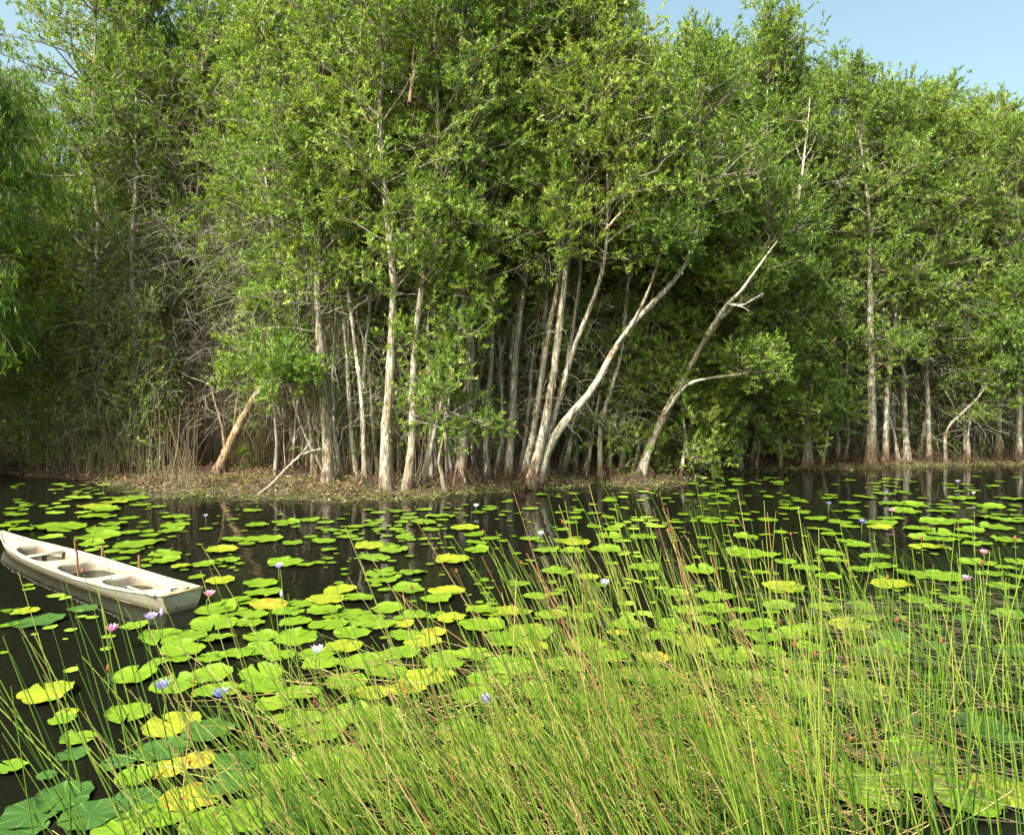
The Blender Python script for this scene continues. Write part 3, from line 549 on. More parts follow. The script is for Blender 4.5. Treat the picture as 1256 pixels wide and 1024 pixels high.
branchy('fallen_branch', 'thin dull branch lying low across the edge of the mound', 'branch', [gp(388, 590, .1), gp(360, 600, .12), gp(330, 606, .07), gp(300, 609, .05)], .016, .008, 'twig')
branchy('bare_branch', 'curled grey dead branch arching among dry twigs at left', 'branch', [wp(262, 476, 18.1), wp(250, 468, 18.), wp(232, 463, 18.), wp(212, 452, 17.9), wp(202, 457, 17.9), wp(198, 465, 17.9)], .03, .01, 'deadwood')
branchy('bare_branch', 'white antler-like bare branch high on the long leaning trunk', 'branch', [wp(868, 410, 16.1), wp(892, 372, 15.7), wp(905, 362, 15.6), (wp(918, 345, 15.6)), wp(940, 312, 15.6), wp(952, 296, 15.6)], .055, .014, 'deadwood',
        [([wp(893, 373, 15.7), wp(910, 376, 15.6), wp(925, 366, 15.5), wp(936, 360, 15.5)], .03, .01), ([wp(905, 375, 15.6), wp(915, 378, 15.5), wp(920, 382, 15.5)], .02, .008)])
branchy('bare_branch', 'pale slender bare stem with upswept side twigs showing in a canopy gap', 'branch', [wp(978, 250, 18.6), wp(983, 215, 18.6), wp(988, 180, 18.6), wp(993, 150, 18.6), wp(996, 120, 18.6)], .045, .012, 'deadwood',
        [([wp(983, 222, 18.6), wp(992, 205, 18.6), wp(999, 188, 18.6)], .016, .006), ([wp(986, 198, 18.6), wp(996, 180, 18.5), wp(1002, 162, 18.5)], .014, .005), ([wp(985, 200, 18.6), wp(978, 182, 18.6), wp(974, 165, 18.6)], .012, .005)])
branchy('bare_branch', 'short tan forked stem showing high in the canopy above the cream trunks', 'branch', [wp(502, 126, 14.2), wp(505, 105, 14.2), wp(507, 84, 14.2), wp(514, 70, 14.2), wp(528, 58, 14.2)], .04, .014, 'barktan',
        [([wp(507, 86, 14.2), wp(506, 70, 14.2), wp(510, 50, 14.2)], .022, .01)])
branchy('bare_branch', 'long diagonal tan branch crossing the canopy right of center', 'branch', [wp(742, 282, 14.6), wp(760, 262, 14.6), wp(778, 240, 14.6), wp(792, 205, 14.7)], .026, .01, 'barktan')

# ------------------------------------------------------------------ boat
far_g = [(-6, 650), (27, 658), (68, 667), (103, 679), (135, 688), (170, 700), (197, 706), (248, 721)]
stern_n, stern_f, bow = gp(199, 732, .165), gp(248, 721, .165), gp(2, 652, .18)
sc_ = (stern_n+stern_f)/2; ax = (bow-sc_); ax[2] = 0; LB = np.linalg.norm(ax); ax /= LB; per = np.array([ax[1], -ax[0], 0])   # per points to the far/right side
if per[1] < 0: per = -per
boat = empty('rowing_boat', (sc_[0], sc_[1], 0), 'weathered off-white sampan with three open wells, moored among lily pads at left', 'boat')
boat.rotation_euler = (0, 0, math.atan2(ax[1], ax[0]))
# local x = towards bow, local y = left of it
sx_ = np.array([0, .10, .2, .35, .5, .65, .78, .88, .95, 1.0])
hw_ = np.array([.19, .235, .272, .30, .30, .275, .225, .15, .08, .008])
sh_ = np.array([.165, .135, .11, .095, .095, .095, .10, .115, .145, .18])
bt_ = np.array([-.06, -.08, -.09, -.1, -.1, -.1, -.09, -.06, .0, .12])
def bi(u, a):
    return np.interp(u, sx_, a)
KU, KS = 90, 14
U = np.linspace(0, 1, KU); hullV = []
for u in U:
    hw, sh, bt = bi(u, hw_), bi(u, sh_), bi(u, bt_)
    for s in np.linspace(-1, 1, 2*KS+1):
        a = abs(s); # section: flat bottom, flared sides
        if a < .5: y = hw*.62*(a/.5); z = bt+.02*(a/.5)**2
        else: q = (a-.5)/.5; y = hw*(.62+.38*q**.8); z = bt+.02+(sh-bt-.02)*q
        hullV.append((u*LB, y*np.sign(s), z))
hullV = np.array(hullV); w_ = 2*KS+1
I, J = np.meshgrid(np.arange(KU-1), np.arange(w_-1), indexing='ij'); b0 = I*w_+J
HF = np.stack([b0, b0+w_, b0+w_+1, b0+1], -1).reshape(-1, 4)
def paint(name, col, grime):
    m, nt, b = mat(name); tc = N(nt, 'ShaderNodeTexCoord'); sx = N(nt, 'ShaderNodeSeparateXYZ'); nt.links.new(tc.outputs['Object'], sx.inputs[0])
    n1 = N(nt, 'ShaderNodeTexNoise', i_Scale=5., i_Detail=7., i_Roughness=.7); nt.links.new(tc.outputs['Object'], n1.inputs['Vector'])
    n2 = N(nt, 'ShaderNodeTexNoise', i_Scale=26., i_Detail=5., i_Roughness=.7); nt.links.new(tc.outputs['Object'], n2.inputs['Vector'])
    c = mixc(nt, ramp(nt, n1.outputs[0], [(.45, (0, 0, 0)), (.72, (1, 1, 1))]).outputs[0], col, tuple(x*y for x, y in zip(col, (.62, .52, .40))))
    c = mixc(nt, ramp(nt, n2.outputs[0], [(.57, (0, 0, 0)), (.68, (.8, .8, .8))]).outputs[0], c, (.14, .10, .06))
    if grime:   # weed and slime line just above the water
        ma = N(nt, 'ShaderNodeMath', operation='MULTIPLY_ADD'); nt.links.new(n2.outputs[0], ma.inputs[0]); ma.inputs[1].default_value = -.13; nt.links.new(sx.outputs['Z'], ma.inputs[2])
        mr = N(nt, 'ShaderNodeMapRange'); nt.links.new(ma.outputs[0], mr.inputs[0]); mr.inputs[1].default_value = -.035; mr.inputs[2].default_value = -.015
        c = mixc(nt, mr.outputs[0], (.035, .03, .018), c)
        mr2 = N(nt, 'ShaderNodeMapRange'); nt.links.new(ma.outputs[0], mr2.inputs[0]); mr2.inputs[1].default_value = -.02; mr2.inputs[2].default_value = .09
        c = mixc(nt, mr2.outputs[0], mixc(nt, .5, c, (.25, .22, .14)), c)
    nt.links.new(c, b.inputs['Base Color']); b.inputs['Roughness'].default_value = .55
    bp = N(nt, 'ShaderNodeBump', i_Strength=.25, i_Distance=.004); nt.links.new(n2.outputs[0], bp.inputs['Height']); nt.links.new(bp.outputs[0], b.inputs['Normal'])
    return m
M['hull'] = paint('weathered_white_hull', (.30, .30, .275), True); M['deck'] = paint('weathered_white_deck', (.38, .36, .31), False); M['well'] = paint('grimy_well', (.30, .25, .19), False)
quads('hull', hullV, HF, M['hull'], boat, smooth=True)
# transom
k = hullV[:w_]; tv = list(k-np.array([.002, 0, 0]))+[np.array([-.012, 0, .165])]
polys('transom', tv, [[i, w_, i+1] for i in range(w_-1)]+[[w_-1, w_, 0]], M['hull'], boat)
# deck as a height field with three wells
wells = [(.08, .272, .84), (.30, .50, .86), (.56, .80, .84)]      # u0,u1,width fraction
NU, NV = 420, 91
UU = np.linspace(0.0, .995, NU); VV = np.linspace(-1, 1, NV); DU, DV = np.meshgrid(UU, VV, indexing='ij')
hw = bi(DU, hw_); sh = bi(DU, sh_); Z = sh+.012*(1-DV**2)-.002
wallz = np.zeros_like(Z)
for u0, u1, wf in wells:
    c, r = (u0+u1)/2, (u1-u0)/2; a = ((np.abs(DU-c)/r)**3.8+(np.abs(DV)/wf)**4.5)**(1/4.1)
    dist = (1-a)*min(r*LB, .28)
    wallz = np.maximum(wallz, np.clip(dist/.016, 0, 1)); lip = np.exp(-(dist/.014)**2)*.009; Z = Z+lip
fl = -.055+.012*np.sin(DV*PI*2.5)**2+.006*(np.sin(DV*22) > .8)
Z = Z*(1-wallz)+fl*wallz
DVt = np.stack([DU*LB, DV*hw*.985, Z], -1)
I, J = np.meshgrid(np.arange(NU-1), np.arange(NV-1), indexing='ij'); b0 = I*NV+J
DF = np.stack([b0, b0+NV, b0+NV+1, b0+1], -1); wm = (wallz[:-1, :-1] > .3)
dk = quads('deck', DVt, DF, M['deck'], boat, smooth=False); dk.data.materials.append(M['well']); dk.data.polygons.foreach_set('material_index', wm.ravel().astype(np.int32))
for s, nm in ((1, 'gunwale'), (-1, 'gunwale')):
    uu = np.linspace(0, 1, 50); P = np.stack([uu*LB, s*bi(uu, hw_)*1.0, bi(uu, sh_)+.006], 1)[None]
    v, f = tubes(P, np.full((1, 50), .011), 7); quads('gunwale', v, f, M['deck'], boat, smooth=True)
def box(x0, x1, y0, y1, z0, z1):
    V = np.array([(x, y, z) for x in (x0, x1) for y in (y0, y1) for z in (z0, z1)], float)
    return V, np.array([(0, 1, 3, 2), (4, 6, 7, 5), (0, 4, 5, 1), (2, 3, 7, 6), (0, 2, 6, 4), (1, 5, 7, 3)])
v, f = box(.685*LB, .705*LB, -.215, .215, .07, .085); quads('thwart', v, f, M['deck'], boat)
v, f = box(.69*LB, .70*LB, -.02, .02, -.05, .0695); quads('thwart_post', v, f, simple('rusty_brown', (.2, .09, .05)), boat)
for y in (-.12, .12):
    v, f = box(.115*LB, .235*LB, y-.02, y+.02, -.02, -.005); quads('floor_slat', v, f, M['well'], boat)
v, f = box(.02*LB, .13*LB, .205, .226, .15, .172); quads('side_board', v, f, M['deck'], boat)
v, f = box(-.02, .015, -.192, .192, .167, .184); quads('stern_board', v, f, simple('worn_wood_edge', (.5, .36, .2), .7, 20), boat)
rg = np.random.default_rng(4); K = 24; a = np.linspace(0, 5.2, K); P = np.stack([.10+.05*np.cos(a)+.02*np.sin(2*a), -.03+.08*np.sin(a), np.full(K, .172)], 1)[None]
v, f = tubes(P, np.full((1, K), .006), 6); quads('mooring_rope', v, f, simple('black_rope', (.03, .028, .025), .8), boat)
M['stake'] = simple('rusty_stake', (.24, .11, .06), .85, 30, .5, .4)
for lab, px, y0, y1, Y, r in [('tall thin brown stake standing in the middle well of the boat', 95, 662, 718, 7.8, .011), ('short brown stake behind the middle of the boat', 127, 668, 700, 8.95, .016), ('short pale brown stake behind the boat toward its stern', 171, 680, 712, 8.4, .015)]:
    a, c = wp(px, y0, Y), wp(px+1, y1, Y); t = empty('stake', (c[0], c[1], 0), lab, 'stake', 'stakes holding the boat')
    P = np.array([[0, 0, -.3 if px > 100 else -.05], [0.003, 0, 0], [.0, .004, a[2]*.6], [a[0]-c[0], 0, a[2]]]); rg = np.random.default_rng(px)
    v, f, q = trunk_mesh(rg, P, r, r*.85, 7, 1., 12); quads('pole', v, f, M['stake'], t, smooth=True)
    v, f = tubes(np.array([[[a[0]-c[0], 0, a[2]-.012], [a[0]-c[0], 0, a[2]+.004]]]), np.array([[r*1.25, r*1.1]]), 8); quads('pole_top', v, f, M['root'], t)

# ------------------------------------------------------------------ lily pads
def pad_mesh(seed, matn, small=False):
    rg = np.random.default_rng(seed); nr, na = (6, 90) if not small else (2, 16)
    notch = rg.uniform(.02, .11); a = np.linspace(notch, 2*PI-notch, na); el = rg.uniform(.9, 1.0)
    ph = rg.uniform(0, 6, 5); V = []
    for i in range(nr+1):
        q = (i/nr)**.8; edge = 1+(.03*(np.arange(na) % 2)+.015*np.sin(a*13+ph[0]))*(i == nr)+.06*np.sin(a*2+ph[1])+.04*np.sin(a*5+ph[2])+rg.uniform(.0, .025)*np.sin(a*9+ph[4])
        z = q*q*.02*np.sin(a*2+ph[3])*rg.uniform(.3, 1)+q**4*.022*np.sin(a*7+ph[4])+q**3*.02+q**6*rg.uniform(0, .12)*(np.cos(a-ph[0]) > .75)
        V.append(np.stack([q*edge*np.cos(a)*.5, q*edge*np.sin(a)*.5*el, z], 1))
    V = np.concatenate(V); I, J = np.meshgrid(np.arange(nr), np.arange(na-1), indexing='ij'); b0 = I*na+J
    return V, np.stack([b0, b0+na, b0+na+1, b0+1], -1).reshape(-1, 4)
PADP = {}; NPV = 10
for mi, mn in enumerate(['pad_g', 'pad_y', 'pad_d', 'pad_o']):
    for k in range(NPV):
        v, f = pad_mesh(100*mi+k+3, mn); o = quads('lily_pad', v, f, M[mn], smooth=True, link=False); PADP[mn, k] = o
padlist = """45,764,55,d 31,752,30,y 11,768,20,d 69,732,21,g 101,748,33,d 165,769,32,g 198,783,53,g 233,783,43,g 267,785,41,g 223,800,55,g 196,814,28,g 220,812,25,g 259,807,36,g 288,803,42,g
165,830,56,g 257,829,55,g 267,849,57,g 57,853,64,y 130,798,15,g 87,823,18,y 265,749,53,g 263,767,57,g 278,688,34,g 272,676,36,y 284,663,31,g 251,693,27,g 222,696,26,y 270,713,34,y 241,709,20,o 289,738,34,g 287,752,40,g
165,669,50,g 189,665,27,g 119,659,48,g 127,651,40,g 139,644,34,g 72,648,60,g 26,651,29,g 62,659,26,g 112,667,31,g 158,654,26,g 184,657,24,g 210,652,29,g 215,645,33,g 203,689,33,g 203,681,36,g 177,695,17,g 148,686,21,g 138,677,21,g 162,677,29,g
19,632,26,g 4,646,20,y 21,641,25,g 119,634,43,g 158,636,24,g 215,634,31,g 115,622,40,y 140,617,36,y 160,612,40,g 130,626,34,g 172,620,24,g 195,622,20,g 100,612,26,g
82,876,28,y 76,886,30,g 97,907,41,g 89,926,37,d 158,878,55,g 13,944,36,g 57,956,23,d 199,922,64,d 255,900,62,d 163,958,45,g 145,940,43,d 79,981,70,d 40,1000,70,d 110,1005,72,d 160,990,72,d 204,945,50,o 245,933,45,o 237,980,72,o 200,1000,70,g 293,938,60,d 280,965,60,d 150,1020,70,g 255,1015,72,g 20,1020,70,d 310,1000,72,g
319,798,42,g 343,805,38,g 320,828,54,g 320,846,58,g 392,803,50,g 394,817,50,g 445,814,56,g 473,826,50,g 425,839,52,g 453,851,46,y 500,849,46,o 547,811,56,g 580,854,52,g 366,853,50,g 427,876,56,g 466,884,60,g 407,938,80,g 343,955,74,g 580,806,50,g 370,985,74,d 430,975,70,g 480,940,70,g
310,627,23,d 351,641,33,g 379,638,28,g 315,645,28,g 323,662,45,g 303,668,20,g 359,667,25,g 397,665,28,g 453,671,36,y 483,675,40,g 459,686,40,g 350,692,42,g 468,705,41,g 470,712,42,g 506,703,32,g 320,716,41,g 322,729,43,g 330,743,46,o 304,739,30,g 311,757,36,g 353,751,40,g 362,764,42,g 374,741,38,g 397,751,42,g 417,725,42,y 438,735,40,g 427,754,42,g 402,768,46,g 443,764,40,g 476,747,40,g 463,768,40,g 432,778,44,g 499,782,40,g 509,755,34,g 492,765,34,y 532,777,32,o 364,783,52,g 319,782,40,g 547,725,43,y 555,688,43,y 585,676,30,g 585,666,27,g 590,750,40,g 611,783,40,g 529,650,22,o 570,648,33,y 540,634,40,g 519,642,35,g
702,666,46,y 747,659,34,g 763,664,24,o 789,660,36,g 670,676,33,g 700,677,30,g 743,675,42,g 684,702,40,g 790,697,40,g 723,708,26,y 637,717,26,g 656,732,33,g 676,757,37,g 713,758,29,g 857,701,42,g 829,729,30,g 878,734,50,g 912,750,30,g 915,679,50,g 915,660,30,g 768,741,20,g 758,779,27,o 844,751,40,g 826,768,40,g 863,764,36,g 915,768,40,g 621,788,44,g 652,795,44,y 718,792,50,g 747,807,50,g 802,810,42,o 695,816,50,g 626,820,60,g 815,834,50,g 780,832,50,g 713,860,56,g 758,866,50,g 763,887,50,g 844,866,50,g 600,835,56,g 660,850,50,g 560,900,60,g 620,930,60,g 700,930,60,g
942,638,28,g 968,624,26,g 1000,637,28,g 1006,650,28,g 1042,617,26,g 1031,641,28,g 1036,664,28,g 1052,670,30,g 1081,642,38,g 1110,628,36,g 1149,641,40,g 1094,618,32,g 1126,650,36,g 1149,654,36,g 1134,661,36,g 1165,663,30,g 1141,672,45,y 1018,680,33,g 1026,688,30,g 988,699,38,g 1015,708,33,g 1057,700,32,g 1084,695,36,g 1073,684,34,g 1125,706,50,g 1160,709,50,g 1199,692,42,g 1094,719,52,y 1123,737,36,g 960,720,50,y 942,681,30,g 1055,743,34,g 1013,745,40,g 1070,761,29,g 1231,720,38,g 1239,755,42,g 1141,772,25,g 1094,784,45,d 1073,804,50,d 1144,794,32,d 942,800,44,g 997,797,36,g 1042,768,50,y 955,745,42,g 968,781,40,g 934,784,40,g 1199,890,60,d 1228,905,44,d 1180,660,34,g 1200,668,34,g 1222,648,36,g 1245,640,30,g 1210,636,34,g 1235,664,34,g 1250,690,34,g 1215,704,36,g 1175,640,30,g 1190,652,34,g 1120,620,34,g 1155,628,30,g 1180,612,34,g 1215,622,30,g 1240,612,34,g 1085,606,28,g 1240,800,44,d 1190,760,40,d 1170,735,34,g 1100,880,50,d 880,900,56,g 900,830,50,g 860,800,44,g 980,850,50,g 1040,860,50,d"""
rng = np.random.default_rng(33); pads = []
for tok in padlist.split():
    x, y, wd, c = tok.split(','); x, y, wd = float(x), float(y), float(wd)
    p = gp(x, y); pads.append([p[0], p[1], wd/F*p[1]*1.0, c])
# further pads filling the far band and between, thinned so that they seldom overlap
bands = [(110, 0, 230, 594, 632, .10, .3), (150, 380, 640, 622, 662, .08, .3), (230, 600, 900, 603, 662, .08, .3), (260, 850, 1256, 584, 640, .08, .3), (40, 850, 1256, 640, 780, .2, .36), (80, 0, 560, 632, 700, .08, .24), (120, 430, 900, 660, 760, .06, .16), (170, 380, 1000, 735, 960, .28, .42), (90, 170, 620, 712, 900, .24, .38), (30, 1050, 1256, 780, 1000, .25, .36), (26, 0, 110, 740, 840, .06, .12)]
for n, x0, x1, y0, y1, w0, w1 in bands:
    for _ in range(n):
        y = y0+(y1-y0)*rng.random(); x = rng.uniform(x0, x1); p = gp(x, y); wd = rng.uniform(w0, w1)
        if p[1] > shore(p[0])-.35: continue
        if vnoise(p[0]*1.1, p[1]*.9, 5)+rng.normal(0, .25) < -.05: continue
        if any((p[0]-q[0])**2+(p[1]-q[1])**2 < ((.31 if y > 725 else .42)*(wd+q[2]))**2 for q in pads): continue
        # keep clear of the boat
        lx = (p-sc_)@ax; ly = (p-sc_)@per
        if -.2 < lx < LB+.1 and abs(ly) < .5: continue
        pads.append([p[0], p[1], wd, rng.choice(['g', 'g', 'g', 'y', 'y', 'y', 'g']) if rng.random() < .5 else 'g'])
def size_px(q): return q[2]/q[1]*F*math.sqrt(2/q[1])
pads.sort(key=lambda q: -size_px(q)); ind = pads[:300]; rest = pads[300:]
FL = [(137, 775, 'p', .15, 'pink lily left of the boat stern'), (185, 760, 'v', .18, 'pale violet lily under the boat stern'), (257, 732, 'p', .16, 'pink lily right of the boat stern'), (199, 846, 'b', .2, 'blue lily nearest the lower left corner'), (270, 856, 'b', .16, 'deep blue lily resting over a green pad'), (389, 802, 'w', .16, 'pale blue-white lily among the dense pads'), (342, 697, 'v', .14, 'lilac lily on a lone pad'), (584, 622, 'w', .1, 'white lily far out near the mound'), (663, 657, 'w', .12, 'white lily between rush tips at center'), (742, 718, 'w', .16, 'pinkish white lily within the rushes'), (598, 864, 'b', .2, 'pale blue lily deep in the dense rushes'), (1094, 628, 'p', .14, 'large pink lily in the far right pads'), (1058, 642, 'b', .14, 'pale blue lily just below the large pink one'), (1017, 619, 'b', .12, 'small violet lily left of the large pink one'), (1175, 592, 'v', .1, 'lilac lily nearest the far right bank'), (1087, 606, 'b', .1, 'tiny blue lily above the large pink one'), (1185, 713, 'p', .16, 'pink lily in the leaning rushes at right'), (1207, 680, 'p', .12, 'pink bud-like lily near the right edge'), (1194, 606, 'w', .1, 'small white lily near the far right bank'), (252, 634, 'v', .08, 'tiny violet lily off the tip of the mound')]
LMK = [(x, y, 'the '+l) for x, y, _, _, l in FL]+[(0, 660, "the boat's bow"), (150, 735, "the middle of the boat"), (270, 590, 'the snapped leaning trunk'), (785, 592, 'the reddish root stump'), (1068, 566, 'the stout shaggy trunk'), (0, 1024, 'the lower left corner'), (1256, 1024, 'the lower right corner'), (628, 1024, 'the bottom edge middle'), (940, 800, 'the thickest rush clump'), (476, 603, 'the brightest cream trunk')]
CN = {'g': 'green', 'y': 'yellow-green', 'd': 'dull dark green', 'o': 'orange-blotched'}
near = {}
pobj = []
for q in ind:
    mn = 'pad_'+q[3]; src = PADP[mn, int(rng.integers(0, NPV))]; o = src.copy(); C.objects.link(o); o.name = 'lily_pad'
    o.location = (q[0], q[1], .006+.02*rng.random()); o.rotation_euler = (rng.normal(0, .02), rng.normal(0, .02), rng.uniform(0, 2*PI)); o.scale = (q[2], q[2], q[2]*.55)
    x, y = proj(np.array([q[0], q[1], .01]))
    j = int(np.argmin([math.hypot(x-a, (y-b)*1.5) for a, b, _ in LMK])); near.setdefault(j, []).append((math.hypot(x-LMK[j][0], (y-LMK[j][1])*1.5), o, q, x, y))
ORDX = lambda k: ORD[k] if k < 20 else str(k+1)+('st' if k % 10 == 0 else 'nd' if k % 10 == 1 else 'rd' if k % 10 == 2 else 'th')
for j, l in near.items():
    l.sort(key=lambda e: e[0])
    for k, (_, o, q, x, y) in enumerate(l):
        sz = 'small' if q[2] < .26 else 'broad' if q[2] > .38 else 'round'
        tag(o, f'{CN[q[3]]} pad, {ORDX(k)} nearest to {LMK[j][2]}', 'lily pad', 'lily pads floating on the pond')
lst = []; pm = [pad_mesh(700+k, '', True) for k in range(4)]
for q in rest+[None]*650:
    if q is None:   # tiny floating leaves
        y = rng.uniform(598, 760) if rng.random() < .75 else rng.uniform(600, 800); x = rng.uniform(0, 1256); p = gp(x, y); wd = rng.uniform(.04, .12)
        lx = (p-sc_)@ax; ly = (p-sc_)@per
        if p[1] > shore(p[0])-.3 or (-.2 < lx < LB+.1 and abs(ly) < .5): continue
        if vnoise(p[0]*.9, p[1]*.8, 9) < -.1: continue
        q = [p[0], p[1], wd]
    v, f = pm[int(rng.integers(0, 4))]; a = rng.uniform(0, 2*PI); R = np.array([[math.cos(a), -math.sin(a), 0], [math.sin(a), math.cos(a), 0], [0, 0, .5]])
    lst.append((v@R.T*q[2]+np.array([q[0], q[1], .008+.01*rng.random()]), f))
v, f, r = join(lst); tag(quads('small_floating_leaves', v, f, M['pad_g'], smooth=True), 'scattered small floating leaves far out on the dark water', 'floating leaves', kind='stuff')

# ------------------------------------------------------------------ water lilies
def petalmat(name, c0, c1):
    m, nt, b = mat(name); at = N(nt, 'ShaderNodeAttribute', attribute_name='rnd'); r = ramp(nt, at.outputs['Fac'], [(0, c0), (1, c1)])
    nt.links.new(r.outputs[0], b.inputs['Base Color']); b.inputs['Roughness'].default_value = .5
    t = N(nt, 'ShaderNodeBsdfTranslucent'); nt.links.new(r.outputs[0], t.inputs[0]); mx = N(nt, 'ShaderNodeMixShader'); mx.inputs[0].default_value = .35
    nt.links.new(b.outputs[0], mx.inputs[1]); nt.links.new(t.outputs[0], mx.inputs[2]); nt.links.new(mx.outputs[0], nt.nodes['Material Output'].inputs[0]); return m
PM = {'p': petalmat('petal_pink', (.75, .22, .5), (.85, .5, .72)), 'v': petalmat('petal_violet', (.5, .32, .85), (.78, .66, .92)), 'b': petalmat('petal_blue', (.22, .22, .78), (.45, .45, .9)), 'w': petalmat('petal_white', (.7, .72, .88), (.85, .86, .92))}
M['stamen'] = simple('stamen_yellow', (.75, .5, .05), .6, 50); M['stalk'] = simple('stalk_green', (.12, .2, .04), .5, 30)
def lily(x, y, c, h, label, seed):
    rg = np.random.default_rng(seed); p = wp(x, y, F*(H-h)/(y-HOR)); t = empty('water_lily', (p[0], p[1], 0), label+', open on its stalk', 'water lily', 'water lilies in flower')
    P = grow(rg, np.array([[rg.normal(0, .01), 0, -.1]]), np.array([[0, 0, 1.]]), np.array([h+.1]), 8, 0, .02); P[:, -1] = [0, 0, h]
    v, f = tubes(P, np.full((1, 8), .005), 6); quads('stalk', v, f, M['stalk'], t, smooth=True)
    sc = .066 if 'tiny' not in label and 'small' not in label else .05
    V, Fc, R = [], [], []; off = 0
    for ring, (n, tilt, L) in enumerate([(8, 28, 1.), (7, 48, .92), (6, 68, .8)]):
        for k in range(n):
            a = 2*PI*(k+.5*ring)/n+rg.normal(0, .06); e = math.radians(tilt+rg.normal(0, 5)); rows = []
            for s, wd in [(0, .06), (.25, .13), (.55, .17), (.82, .10), (1, .01)]:
                ee = e+.35*s; r_ = L*s*math.cos(e)*.92; z = L*s*math.sin(ee)
                for q, sd_ in ((-1, 1), (0, 0), (1, 1)):
                    rows.append((r_*math.cos(a)-q*wd*math.sin(a), r_*math.sin(a)+q*wd*math.cos(a), z+.05*sd_))
            V.append(np.array(rows)*sc+np.array([0, 0, h])); fs = [(i*3+j, i*3+j+1, i*3+j+4, i*3+j+3) for i in range(4) for j in range(2)]
            Fc.append(np.array(fs)+off); off += 15; R += [i/3 for i in range(4) for j in range(2)]
    quads('petals', np.concatenate(V), np.concatenate(Fc), PM[c], t, rnd=R, smooth=True)
    n = 22; a = rg.uniform(0, 2*PI, n); d = np.stack([np.cos(a)*.35, np.sin(a)*.35, np.ones(n)], 1)
    P = grow(rg, np.tile([0, 0, h], (n, 1)).astype(float), d, np.full(n, sc*.5), 3, .2, .05); v, f = tubes(P, np.full((n, 3), .0022), 4); quads('stamens', v, f, M['stamen'], t)
for k, (x, y, c, h, l) in enumerate(FL): lily(x, y, c, h, l, 60+k)
# buds
for k, (x, y, c, h, l) in enumerate([(198, 754, 'v', .2, 'closed pale violet lily bud beside the violet lily'), (345, 731, 'v', .1, 'small closed violet bud below the lilac lily'), (133, 823, 'p', .14, 'brownish closed lily bud left of the blue lily')]):
    p = wp(x, y, F*(H-h)/(y-HOR)); t = empty('lily_bud', (p[0], p[1], 0), l, 'lily bud'); P = np.array([[[0, 0, -.1], [.004, 0, h*.5], [0, 0, h]]])
    v, f = tubes(P, np.full((1, 3), .005), 6); quads('stalk', v, f, M['stalk'], t)
    zz = np.linspace(0, 1, 8); P = np.stack([zz*.004, zz*0, h-.01+zz*.07], 1)[None]; v, f = tubes(P, (np.sin(PI*np.clip(zz*.9+.08, 0, 1))*.016)[None], 8)
    quads('bud', v, f, PM[c] if k < 2 else M['seed'], t, rnd=np.full(len(f), .5), smooth=True)

# ------------------------------------------------------------------ rushes
rng = np.random.default_rng(77)
def rush(n, fx, fy, hgt, lean, leansd, rad, cm, cs, K=8):
    px = fx(n); Y = fy(n); X = (px-628)/F*Y
    cl = np.stack([X, Y], 1)
    d = np.stack([-np.tan(np.radians(lean+rng.normal(0, leansd, n))), rng.normal(.02, .13, n), np.ones(n)], 1)
    Ls = rng.uniform(*hgt, n)
    P = grow(rng, np.stack([X, Y, np.full(n, -.12)], 1), d, Ls+.12, K, -.006, .006)
    v, f = tubes(P, np.linspace(1, .35, K)[None]**.8*rng.uniform(*rad, (n, 1)), 4)
    c = np.clip(cm+rng.normal(0, cs, n), 0, 1); c = c[:, None]+np.linspace(-.05, .18, K-1)[None]; c = np.clip(c, 0, 1)
    return (v, f, np.repeat(c.ravel(), 4)), P
mixn = lambda *g: (lambda n: np.concatenate([rng.normal(m, s, int(n*w_)+1) for m, s, w_ in g])[:n][rng.permutation(n)] if True else None)
U_ = lambda a, b, pw=1.: (lambda n: a+(b-a)*rng.random(n)**pw)
groups = [
 (860, mixn((760, 180, .45), (900, 110, .25), (600, 150, .3)), U_(2.4, 3.8, 1.0), (.55, 1.15), 28, 12, (.0026, .005), .38, .19),
 (210, mixn((930, 90, .55), (790, 120, .45)), U_(3.6, 5.2), (.9, 1.45), 21, 8, (.0028, .0044), .5, .24),
 (170, mixn((560, 150, .6), (440, 110, .4)), U_(2.4, 3.6), (.45, .95), 38, 9, (.0026, .0044), .38, .24),
 (210, U_(960, 1290), U_(2.6, 4.8), (.7, 1.3), 6, 8, (.0028, .0048), .32, .18),
 (100, U_(1150, 1500), U_(3.5, 7.), (1.1, 1.6), 50, 8, (.0018, .003), .12, .1),
 (45, U_(60, 400), U_(2.7, 4.6), (.7, 1.2), 22, 12, (.0028, .0044), .34, .2),
 (190, mixn((780, 200, 1.)), U_(2.4, 4.0), (.4, 1.0), 34, 16, (.0018, .0036), .9, .08),
]
lst = []
for g in groups:
    a, P = rush(*g); lst.append(a)
